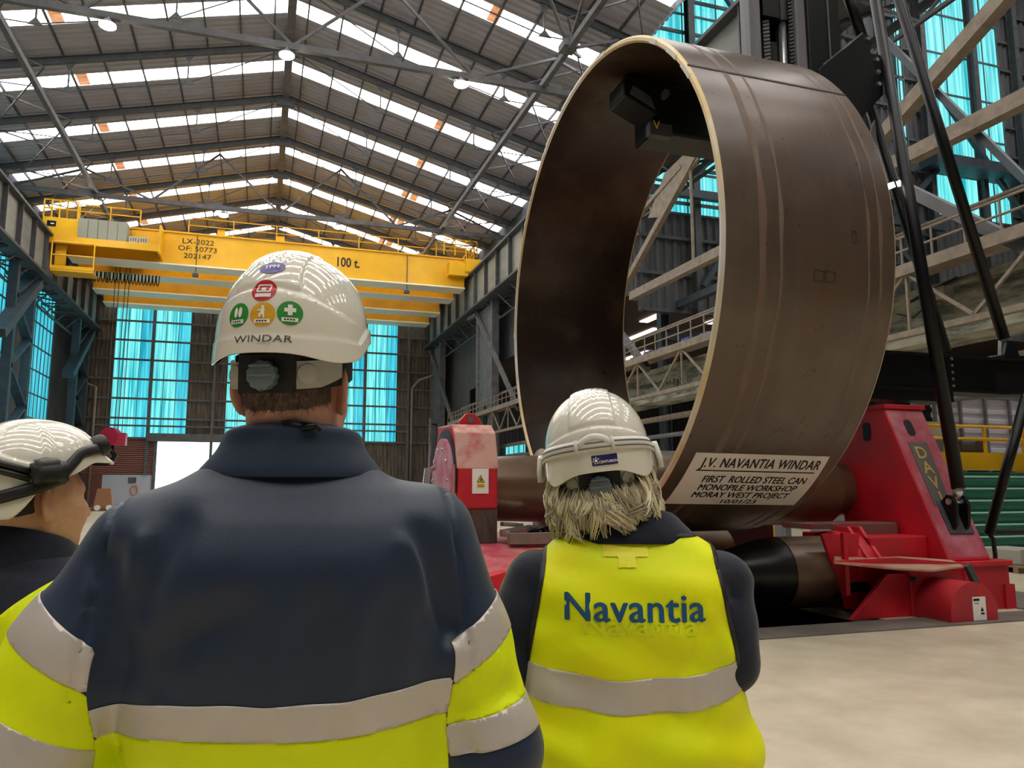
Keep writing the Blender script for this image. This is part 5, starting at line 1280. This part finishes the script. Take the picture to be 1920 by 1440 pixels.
Q, QF = fuzz(hv, ht, hn, 9000, .011, lambda P, n: n * .45 + np.array((0, -.1, -1.0))); pmesh('short_hair_strands', xh1(Q), QF, m_hair1, hr, False)
sm01 = lambda t: t * t * (3 - 2 * t)
rim1 = lambda th: .046 - .012 * np.exp(-((np.abs(th) - .95) / .4) ** 2) + .036 * sm01(np.clip((np.abs(th) - 1.25) / .6, 0, 1))
HE1 = Helmet(rim1, .070, .232, a=.12, b=.145, peak=.045, flare=.085)
hat1, bv1, xfh1 = make_helmet(P1, HE1, hc, RH1); suspension(P1, hat1, xfh1, .016)
def sticker(fig, hat, bv, px, py, parts, name, label=None, up=(0, 0, 1), tilt=0.0):
    """parts: [(2-D shape, material, lift)], the first one the sticker itself"""
    h = fig.hit(bv, px, py)
    if not h: return
    c, n = h; base = None
    for i, ((pts, fs), m, lf) in enumerate(parts):
        o = pmesh(name if i == 0 else 'printed_mark', drape(bv, c, n, pts, lf, tilt, up), fs, m, hat, False)
        if i == 0 and label: o['label'] = label
m_red, m_grn, m_amb, m_pur, m_wht = mat('red_sticker', '#c01f2c', .4), mat('green_sticker', '#2e8a34', .4), mat('amber_sticker', '#d8a41c', .4), mat('purple_sticker', '#5a50a0', .4), mat('sticker_white_ink', '#ece8e0', .5)
pill = lambda y: rect2(-.0125, .0125, y - .0032, y + .0032, 8, 1)
lines = lambda y: join2(*[rect2(-.009 + .0045 * k, -.006 + .0045 * k, y - .0012, y + .0012, 1, 1) for k in range(4)])
ring_box = join2(rect2(-.0105, .0105, .009, .0115, 6, 1), rect2(-.0105, .0105, -.004, -.0015, 6, 1), rect2(-.0115, -.009, -.003, .0105, 1, 3), rect2(.009, .0115, -.003, .0105, 1, 3), rect2(-.0035, .0035, -.001, .006, 2, 2))
feet = join2(tuple(([(x * .9 - .004, y + .004) for x, y in disc2(.0038, .0085, 3, 14)[0]], disc2(1, 1, 3, 14)[1])), ([(x + .0045, y + .004) for x, y in disc2(.0038, .0085, 3, 14)[0]], disc2(1, 1, 3, 14)[1]))
walker = join2(([(x, y + .0115) for x, y in disc2(.0025, .0028, 2, 10)[0]], disc2(1, 1, 2, 10)[1]), rect2(-.003, .003, -.001, .009, 2, 3), rect2(-.0055, -.0025, -.0045, .002, 1, 2), rect2(.001, .0035, -.0055, .0, 1, 2), rect2(-.0085, .0035, .0055, .0075, 4, 1))
cross = join2(rect2(-.0035, .0035, -.004, .0135, 2, 5), rect2(-.0088, .0088, .0015, .008, 5, 2))
TPM_ = text_mesh('TPM', .0125, heavy=.0004)
D20 = disc2(.0198, .0198)
sticker(P1, hat1, bv1, 495, 544, [(D20, m_red, .0008), (ring_box, m_wht, .0015), (pill(-.0095), m_wht, .0015)], 'round_sticker', 'red round sticker')
sticker(P1, hat1, bv1, 447, 591, [(D20, m_grn, .0008), (feet, m_wht, .0015), (pill(-.011), m_wht, .0015), (lines(-.011), LETTER_BLACK, .002)], 'round_sticker', 'green round sticker with footprints')
sticker(P1, hat1, bv1, 492, 589, [(D20, m_amb, .0008), (walker, m_wht, .0015), (pill(-.011), m_wht, .0015), (lines(-.011), LETTER_BLACK, .002)], 'round_sticker', 'amber round sticker')
sticker(P1, hat1, bv1, 544, 587, [(D20, m_grn, .0008), (cross, m_wht, .0015), (pill(-.011), m_wht, .0015), (lines(-.011), LETTER_BLACK, .002)], 'round_sticker', 'green round sticker with a cross')
sticker(P1, hat1, bv1, 511, 502, [(disc2(.0205, .0145), m_pur, .0012), (([(x, y - .0045) for x, y in TPM_[0]], TPM_[1]), m_wht, .003), ], 'oval_sticker', 'purple oval sticker', tilt=.1)
sticker(P1, hat1, bv1, 489, 641, [(text_mesh('WINDAR', .0165, sx=1.35, spacing=1.02), mat('dark_grey_print', '#3a3840', .5), .0014)], 'lettering')
sticker(P1, hat1, bv1, 489, 646, [(join2(*[rect2(-.011 + .0036 * k, -.0085 + .0036 * k, 0, .0012, 1, 1) for k in range(7)]), mat('pale_print', '#b8b0a8', .5), .0014)], 'small_print')
dots = join2(*[([(x + .016 * k, y) for x, y in disc2(.0022, .0022, 2, 10)[0]], disc2(1, 1, 2, 10)[1]) for k in range(4)])
sticker(P1, hat1, bv1, 533, 556, [(dots, mat('moulded_dot', '#f4f0e8', .1), .0012)], 'moulded_dots')

# ================================================================ PERSON 2: woman in yellow vest
P2 = Figure('woman with grey blonde hair, white helmet and yellow Navantia vest, seen from behind', 1176, 1.75, math.radians(23))
P2.root['label'] = 'woman with grey-blonde hair, white helmet and a yellow vest lettered across the back'
L2 = P2.loc
zs2, ws2 = dense([.74, .9, 1.0, 1.1, 1.2, 1.29, 1.34, 1.375, 1.405, 1.44], [.245, .24, .232, .228, .226, .22, .197, .16, .115, .08])
_, ds2 = dense([.74, .9, 1.0, 1.1, 1.2, 1.29, 1.34, 1.375, 1.405, 1.44], [.165, .16, .155, .15, .148, .14, .125, .11, .095, .08])
_, cy2 = dense([.74, .9, 1.0, 1.1, 1.2, 1.29, 1.34, 1.375, 1.405, 1.44], [.01, .01, .005, 0, -.01, -.012, -.005, 0, .0, .0])
sh_l, e_l = np.array((-.205, 0, 1.285)), L2(945, 1250, -.04); sh_r, e_r = np.array((.2, 0, 1.29)), L2(1368, 1236, -.03)
w_l, w_r = e_l + np.array((.12, .22, .0)), e_r + np.array((-.12, .2, -.1))
def f2(p):
    g = torso_field(p, zs2, ws2 - .006, ds2 - .006, cy2)
    a = chain(p, [sh_l, sh_l * .5 + e_l * .5, e_l, w_l], [.076, .068, .064, .05], .03); b = chain(p, [sh_r, sh_r * .5 + e_r * .5, e_r, w_r], [.072, .062, .058, .05], .03)
    x, z = p[..., 0], p[..., 2]
    return smin(smin(g, a, .03), b, .03) + .0015 * np.sin(z * 55 + x * 30) * (np.abs(x) > .2) + groove(p, L2(1340, 1105, -.07), L2(1375, 1120, -.07), .006, .012)
V2, F2 = surfnet(f2, (-.42, -.26, .74), (.42, .34, 1.44), .0095); T2 = tris(F2); N2 = vnormals(V2, T2)
jk2 = pmesh('jacket', V2, F2, NAVY2, P2.root)
def f2v(p):
    x, y, z = p[..., 0], p[..., 1], p[..., 2]
    w = groove(p, L2(1060, 1215, -.16), L2(1000, 1240, -.14), .006, .014) + groove(p, L2(1190, 1200, -.17), L2(1240, 1240, -.17), .004, .01) + groove(p, L2(1300, 1245, -.15), L2(1320, 1190, -.15), .006, .012)
    w += groove(p, L2(1040, 1060, -.15), L2(1000, 1110, -.13), .005, .016) + groove(p, L2(1090, 1330, -.17), L2(1100, 1420, -.17), .004, .02) + groove(p, L2(1330, 1330, -.14), L2(1310, 1420, -.14), .006, .018) - groove(p, L2(1280, 1270, -.15), L2(1275, 1330, -.15), .003, .01)
    w += groove(p, L2(1000, 1220, -.13), L2(1090, 1190, -.17), .004, .012) + groove(p, L2(1330, 1150, -.14), L2(1362, 1230, -.12), -.005, .014)
    w += .0025 * np.sin(x * 38 + 1.2 * np.sin(z * 22)) * np.clip((1.3 - z) * 4, 0, 1) + .0018 * np.sin(z * 60 + x * 20)
    w -= .010 * np.exp(-((z - .97) / .05) ** 2) * (y < 0)
    return torso_field(p, zs2, ws2 + .012, ds2 + .007, cy2) + w * 1.5
V2v, F2v = surfnet(f2v, (-.3, -.24, .72), (.3, .24, 1.435), .0085); T2v = tris(F2v); S2 = (V2v, T2v, vnormals(V2v, T2v))
azs, axs = [.7, 1.0, 1.08, 1.14, 1.2, 1.26, 1.31, 1.345, 1.5], [.36, .36, .245, .219, .208, .196, .188, .184, .184]
arm_ = lambda p: np.interp(p[:, 2], azs, axs) - np.abs(p[:, 0] + .004)
neck_ = lambda p: 1.4 + .1 * np.clip(-p[:, 1], -.3, 0) - p[:, 2]
bot_ = lambda p: p[:, 2] - .76
vest_o = pmesh('vest', *overlay(S2, [arm_, neck_, bot_], .004)[:2], HIVIS2, P2.root, True, .003)
def vpiece(name, gs, lift, m): return pmesh(name, *biggest(*overlay(S2, gs, lift)[:2]), m, vest_o, True, .0015)
for s_ in (-1, 1): vpiece('piping', [arm_, lambda p: .009 - arm_(p), neck_, lambda p: p[:, 2] - 1.03, lambda p: p[:, 0] * s_], .0065, PIPE)
vpiece('neck_piping', [neck_, lambda p: .007 - neck_(p)], .0062, PIPE)
def bl(p): a = L2(1182, 1275, -.165)[2]; return a + .55 * p[:, 0] ** 2 + .02 * p[:, 0] + .0025 * np.sin(p[:, 0] * 40)
vpiece('reflective_band', [lambda p: bl(p) - p[:, 2], lambda p: p[:, 2] - bl(p) + .068, arm_], .006, BAND)
vpiece('reflective_band', [lambda p: .86 - p[:, 2], lambda p: p[:, 2] - .79, arm_], .006, BAND)
bv2 = bvh_of(*overlay(S2, [arm_, neck_], .004)[:2])
m_logo = mat('teal_blue_print', '#0f4f7c', .5); m_ghost = mat('faint_olive_print', '#dae600', .6); m_patch = mat('label_yellow', '#f0ea00', .5)
def vest_mark(px, py, shape, m, name, lift, tilt=0.0):
    h = P2.hit(bv2, px, py); pmesh(name, drape(bv2, h[0], (0, -1, 0), shape[0], lift, tilt), shape[1], m, vest_o, False)
vest_mark(1189, 1166, text_mesh('Navantia', .079, heavy=.0017, sx=1.0, spacing=1.03), m_logo, 'lettering', .003)
vest_mark(1200, 1190, text_mesh('Navantia', .055, bold=.01, sx=1.2), m_ghost, 'faint_lettering', .0025)
vest_mark(1172, 1024, rect2(-.046, .046, -.02, .022, 10, 5), m_patch, 'neck_label', .003); vest_mark(1176, 1050, rect2(-.018, .018, -.014, .014, 4, 4), m_patch, 'size_label', .003)
# yellow cuffs of the jacket under the vest
def cuffs(e, w): return lambda p: .03 - np.abs(((p - e) @ nrm(w - e)) - .06)
for e, w, s in ((e_r, w_r, 1), (e_l, w_l, -1)):
    ok = (lambda s_: lambda p: np.where(p[:, 0] * s_ > .1, 1.0, -1.0))(s)
    try: pmesh('yellow_cuff', *overlay((V2, T2, N2), [cuffs(e, w), ok, lambda p: p[:, 1] + .0], .0015)[:2], HIVIS, jk2, True, .001)
    except Exception: pass
collar(P2, jk2, [(1.372, .158, .122, .0, .01), (1.392, .146, .116, 0, .014), (1.412, .122, .104, 0, .018), (1.43, .106, .094, 0, .022), (1.436, .098, .086, 0, .022), (1.418, .092, .08, 0, .02)], NAVY2)
make_legs(P2, .86, .01, .1, .18)
make_hand(P2, w_l + (.02, .02, 0), (.9, .3, 0), (.2, -1, .2), (0, 0, 1)); make_hand(P2, w_r + (-.02, .02, 0), (-.9, .3, 0), (-.2, -1, .2), (0, 0, 1))
hc2 = L2(1128, 906, -.005); RH2 = rot_yzx(math.radians(2), math.radians(9), math.radians(-7)); xh2 = lambda v: np.asarray(v) @ RH2.T + hc2
HV2, HF2, hb2 = make_head(P2, hc2, RH2, True)
rim2 = lambda th: .046 - .028 * np.exp(-((np.abs(th) - .95) / .4) ** 2) + .012 * np.clip((np.abs(th) - 1.5) / .5, 0, 1)
HE2 = Helmet(rim2, .072, .214, a=.117, b=.14, peak=.045, flare=.075, arc=.14)
hat2, bvh2, xfh2 = make_helmet(P2, HE2, hc2, RH2); suspension(P2, hat2, xfh2, .018)
def zstrap(th): return .101 - .03 * (np.abs(th) / 1.5) ** 2
ths = np.linspace(-1.75, 1.75, 70)
m_elastic = mat('white_elastic', '#d8d4cc', .6); m_gstripe = mat('grey_elastic_stripe', '#6a6866', .6)
def hstrip(H, xf, hat, path, w, lift, m, name, solid=.002): V, F = H.strip(path, w, lift); o = pmesh(name, xf(V), F, m, hat, True, solid); return o
gs_ = hstrip(HE2, xfh2, hat2, [(t, zstrap(t)) for t in ths], .023, .005, m_elastic, 'goggle_strap')
for dz in (-.0055, .0045): hstrip(HE2, xfh2, hat2, [(t, zstrap(t) + dz) for t in ths], .0045, .0068, m_gstripe, 'strap_stripe', .0006)
hstrip(HE2, xfh2, hat2, [(t, .116 - .2 * t * t) for t in np.linspace(-.27, .27, 16)], .014, .006, m_elastic, 'strap_yoke')
for t in (-.32, .3): hstrip(HE2, xfh2, hat2, [(t, zstrap(t) - .013), (t, zstrap(t)), (t, zstrap(t) + .013)], .007, .0085, m_elastic, 'strap_loop')
for s in (-1, 1): hstrip(HE2, xfh2, hat2, [(s * 1.62, .02), (s * 1.62, .045), (s * 1.6, .075)], .022, .012, m_elastic, 'strap_clip', .008)
blue_ = mat('indigo_sticker', '#262062', .4)
gear = join2(disc2(.0035, .0035, 2, 12), *[([(x + .0062 * math.cos(a), y + .0062 * math.sin(a)) for x, y in disc2(.0016, .0016, 1, 8)[0]], disc2(1, 1, 1, 8)[1]) for a in np.linspace(.6, 5.2, 6)])
tx = text_mesh('CENTURION', .0072, bold=.03)
sticker(P2, hat2, bvh2, 1134, 862, [(rect2(-.0285, .0285, -.012, .012, 8, 3), m_wht, .0008), (rect2(-.0275, .0275, -.011, .011, 8, 3), blue_, .0012), (([(x - .0185, y) for x, y in gear[0]], gear[1]), m_wht, .0018), (([(x + .0075, y - .006) for x, y in tx[0]], tx[1]), m_wht, .0018)], 'maker_sticker', 'small indigo sticker', tilt=.12)
sticker(P2, hat2, bvh2, 1118, 806, [(dots, mat('moulded_dot_white', '#f4f0e8', .1), .0012)], 'moulded_dots')
arcp = join2(*[rect2(-.0012, .0012, -.004, .004, 1, 1)])
# hair: an undercoat and many tapering locks
def hf(p):
    q = (p - hc2) @ RH2; f = ell(q, (0, -.03, -.02), (.098, .1, .095)); return np.maximum(f, np.maximum(q[..., 2] - .06, q[..., 1] - .03))
Vh, Fh = surfnet(hf, hc2 + (-.14, -.17, -.14), hc2 + (.14, .1, .09), .009)
m_h = [mat('ash_blonde_hair', '#d2c5a2', .5, noise=(60, '#e0d4b4', .35, .7), stretch=(1, 1, .15)), mat('grey_blonde_hair', '#b4a88e', .5, noise=(60, '#948872', .35, .7), stretch=(1, 1, .15)), mat('pale_hair', '#ece2c4', .45), mat('dark_hair_root', '#8e8068', .6, noise=(70, '#6e6250', .35, .7), stretch=(1, 1, .2))]
hr2 = pmesh('hair', Vh, Fh, m_h[3], P2.root)
rl = random.Random(5); lk = [MB(), MB(), MB()]
for k in range(150):
    th = rl.uniform(-1.9, 1.9); lay = rl.random(); inner = abs(th) < .9; z0 = (.012 - .03 * lay) if inner else (.05 - .08 * lay)
    L_ = rl.uniform(.05, .105) * (1.15 if th > .5 else 1.0); sweep = rl.gauss(0, .3) + .25 * math.sin(th * 3 + .6); flip = rl.choice((-.012, .0, .02, .038)); r0 = .095 + .012 * rl.random(); ph = rl.uniform(0, 6.28); wv = rl.uniform(.03, .11); wide = rl.uniform(.05, .13); b_ = lk[rl.choice((0, 0, 0, 1, 1, 2))]
    for q in range(11):
        o = rl.gauss(0, 1) * wide; dz = rl.uniform(-.008, .008); dl = rl.uniform(.85, 1.1); pts = []
        for i in range(8):
            t = i / 7; a = th + o * (1 - .62 * t) + sweep * t * t + wv * math.sin(t * 5 + ph) * t
            r = r0 * (1 - .2 * t * t * (1 if inner else .4)) + flip * max(0, t - .5) * 1.6 + .018 * math.sin(t * 3.1) + .006 * lay + .0012 * math.sin(o * 60)
            z = z0 + dz - L_ * dl * t + (.018 * t ** 4 if flip > .01 else 0); pts.append((r * math.sin(a) * 1.02, -.018 - r * math.cos(a) * 1.06, z))
        rr = rl.uniform(.0007, .0021); b_.tube(pts, [rr * s_ for s_ in (.7, 1, 1.1, 1.05, .95, .75, .5, .15)], 5)
for m_, b_ in zip(m_h, lk): pmb(b_, 'hair_locks', m_, hr2, True, xf=xh2)

# ================================================================ PERSON 3: short person at the left edge
P3 = Figure('person in profile at the left edge in white helmet with black chin strap', 40, 1.69, math.radians(24))
L3 = P3.loc; rel3 = math.radians(50) - P3.az
zs3, ws3 = dense([.7, .85, .95, 1.05, 1.15, 1.24, 1.3, 1.335, 1.365, 1.4], [.25, .25, .245, .242, .24, .235, .215, .17, .12, .085])
_, ds3 = dense([.7, .85, .95, 1.05, 1.15, 1.24, 1.3, 1.335, 1.365, 1.4], [.175, .175, .172, .168, .16, .15, .135, .115, .1, .085])
_, cy3 = dense([.7, .85, .95, 1.05, 1.15, 1.24, 1.3, 1.335, 1.365, 1.4], [.01, .01, .01, .0, -.005, -.01, .0, .01, .012, .015])
s3l, s3r = np.array((-.215, 0, 1.25)), np.array((.215, 0, 1.25)); e3l, e3r = np.array((-.29, -.03, .98)), np.array((.29, -.0, .97)); w3l, w3r = np.array((-.17, .2, .93)), np.array((.15, .24, .96))
def f3(p):
    g = torso_field(p, zs3, ws3, ds3, cy3); a = chain(p, [s3l, e3l, w3l], [.08, .07, .055], .03); b = chain(p, [s3r, e3r, w3r], [.08, .07, .055], .03)
    return smin(smin(g, a, .035), b, .035) + .003 * np.sin(p[..., 0] * 40 + p[..., 2] * 25) + groove(p, L3(150, 1045, -.1), L3(40, 1075, -.1), .006, .02)
V3, F3 = surfnet(f3, (-.4, -.24, .7), (.4, .34, 1.4), .0105); T3 = tris(F3); S3 = (V3, T3, vnormals(V3, T3))
jk3 = pmesh('jacket', V3, F3, NAVY2, P3.root)
a3, b3 = L3(110, 1072, -.1), L3(0, 1195, -.1)
def yl(p): return a3[2] + (a3[2] - b3[2]) / (a3[0] - b3[0]) * (p[:, 0] - a3[0]) * .9
pmesh('yellow_panel', *overlay(S3, [lambda p: np.minimum(yl(p), 1.35) - p[:, 2], lambda p: p[:, 2] - .98], .0015)[:2], HIVIS, jk3, True, .001)
pmesh('reflective_band', *overlay(S3, [lambda p: .985 - p[:, 2], lambda p: p[:, 2] - .93], .002)[:2], BAND, jk3, True, .001)
pmesh('yellow_hem', *overlay(S3, [lambda p: .932 - p[:, 2], lambda p: p[:, 2] - .8], .0015)[:2], HIVIS, jk3, True, .001)
collar(P3, jk3, [(1.315, .145, .118, .01, .012), (1.34, .13, .11, .008, .018), (1.368, .118, .104, .006, .026), (1.388, .11, .099, .006, .032), (1.392, .104, .093, .006, .032), (1.375, .1, .088, .006, .026)], NAVY2)
make_legs(P3, .84, .01, .1, .19)
make_hand(P3, w3l + (.02, .02, 0), (.9, .3, 0), (.2, -1, .2), (0, 0, 1)); make_hand(P3, w3r + (-.02, .02, 0), (-.9, .3, 0), (-.2, -1, .2), (0, 0, 1))
hc3 = L3(60, 936, .0); RH3 = rot_yzx(rel3, math.radians(2), 0); SKIN3 = mat('warm_skin', '#cf9e80', .5, noise=(16, '#b98468', .4, .7), bump=(120, .04))
HV3, HF3, hb3 = make_head(P3, hc3, RH3, False, SKIN3)
HT3 = tris(HF3); hv, ht, hn = overlay((HV3, HT3, vnormals(HV3, HT3)), [lambda p: np.minimum(hairline(p), .0 - p[:, 1] + .01)], .003)
hr3 = pmesh('hair', hv @ RH3.T + hc3, ht, mat('dark_brown_hair', '#2c221c', .55, bump=(400, .3)), P3.root)
rim3 = lambda th: -.036 + .082 * (lambda t: t * t * (3 - 2 * t))(np.clip((np.abs(th) - .9) / .65, 0, 1)) + .032 * sm01(np.clip((np.abs(th) - 1.6) / .8, 0, 1)) - .004 * np.exp(-((np.abs(th) - math.pi) / .5) ** 2)
HE3 = Helmet(rim3, .052, .172, a=.118, b=.132, cy=-.01, peak=.042, flare=.06, step=.003, arc=.115)
hat3, bvh3, xfh3 = make_helmet(P3, HE3, hc3, RH3)
BK = mat('black_helmet_strap', '#151513', .5)
fr = lambda deg: math.radians(180 - deg)          # angle from the front towards the right ear
hstrip(HE3, xfh3, hat3, smooth_path([(fr(165), .0), (fr(140), .006), (fr(118), .02), (fr(100), .034), (fr(84), .05)], 30), .022, .005, BK, 'chin_strap', .004)
hstrip(HE3, xfh3, hat3, smooth_path([(fr(88), .05), (fr(76), .08), (fr(62), .1), (fr(30), .108), (fr(0), .109), (fr(-30), .108), (fr(-58), .1)], 40), .02, .006, BK, 'front_strap', .003)
hstrip(HE3, xfh3, hat3, [(fr(112), .052), (fr(103), .056), (fr(94), .057), (fr(86), .055)], .034, .012, BK, 'strap_buckle', .01)
hstrip(HE3, xfh3, hat3, [(fr(109), .07), (fr(101), .075), (fr(92), .072)], .016, .016, mat('worn_black_buckle', '#4a4844', .4), 'buckle_cap', .006)
for dz in (-.007, .007): hstrip(HE3, xfh3, hat3, [(fr(146), .076 + dz), (fr(130), .066 + dz), (fr(112), .052 + dz)], .005, .009, BK, 'slotted_clip', .005)
hstrip(HE3, xfh3, hat3, [(fr(150), .078), (fr(143), .075), (fr(137), .071)], .021, .011, BK, 'clip_end', .006); hstrip(HE3, xfh3, hat3, [(fr(166), -.004), (fr(155), .002), (fr(147), .005)], .032, .009, BK, 'rear_adjuster', .006)
lp = HE3.pt(np.array([fr(24)]), np.array([.112]))[0]; dl = nrm((math.sin(math.radians(24)) * .8, math.cos(math.radians(24)), .5))
m = MB(); m.rev([(-.012, .02), (0, .025), (.018, .025), (.026, .02)], lp, dl, 24); pmb(m, 'lamp_clip', BK, hat3, auto=40, xf=xfh3)
lp2 = HE3.pt(np.array([fr(4)]), np.array([.045]))[0]
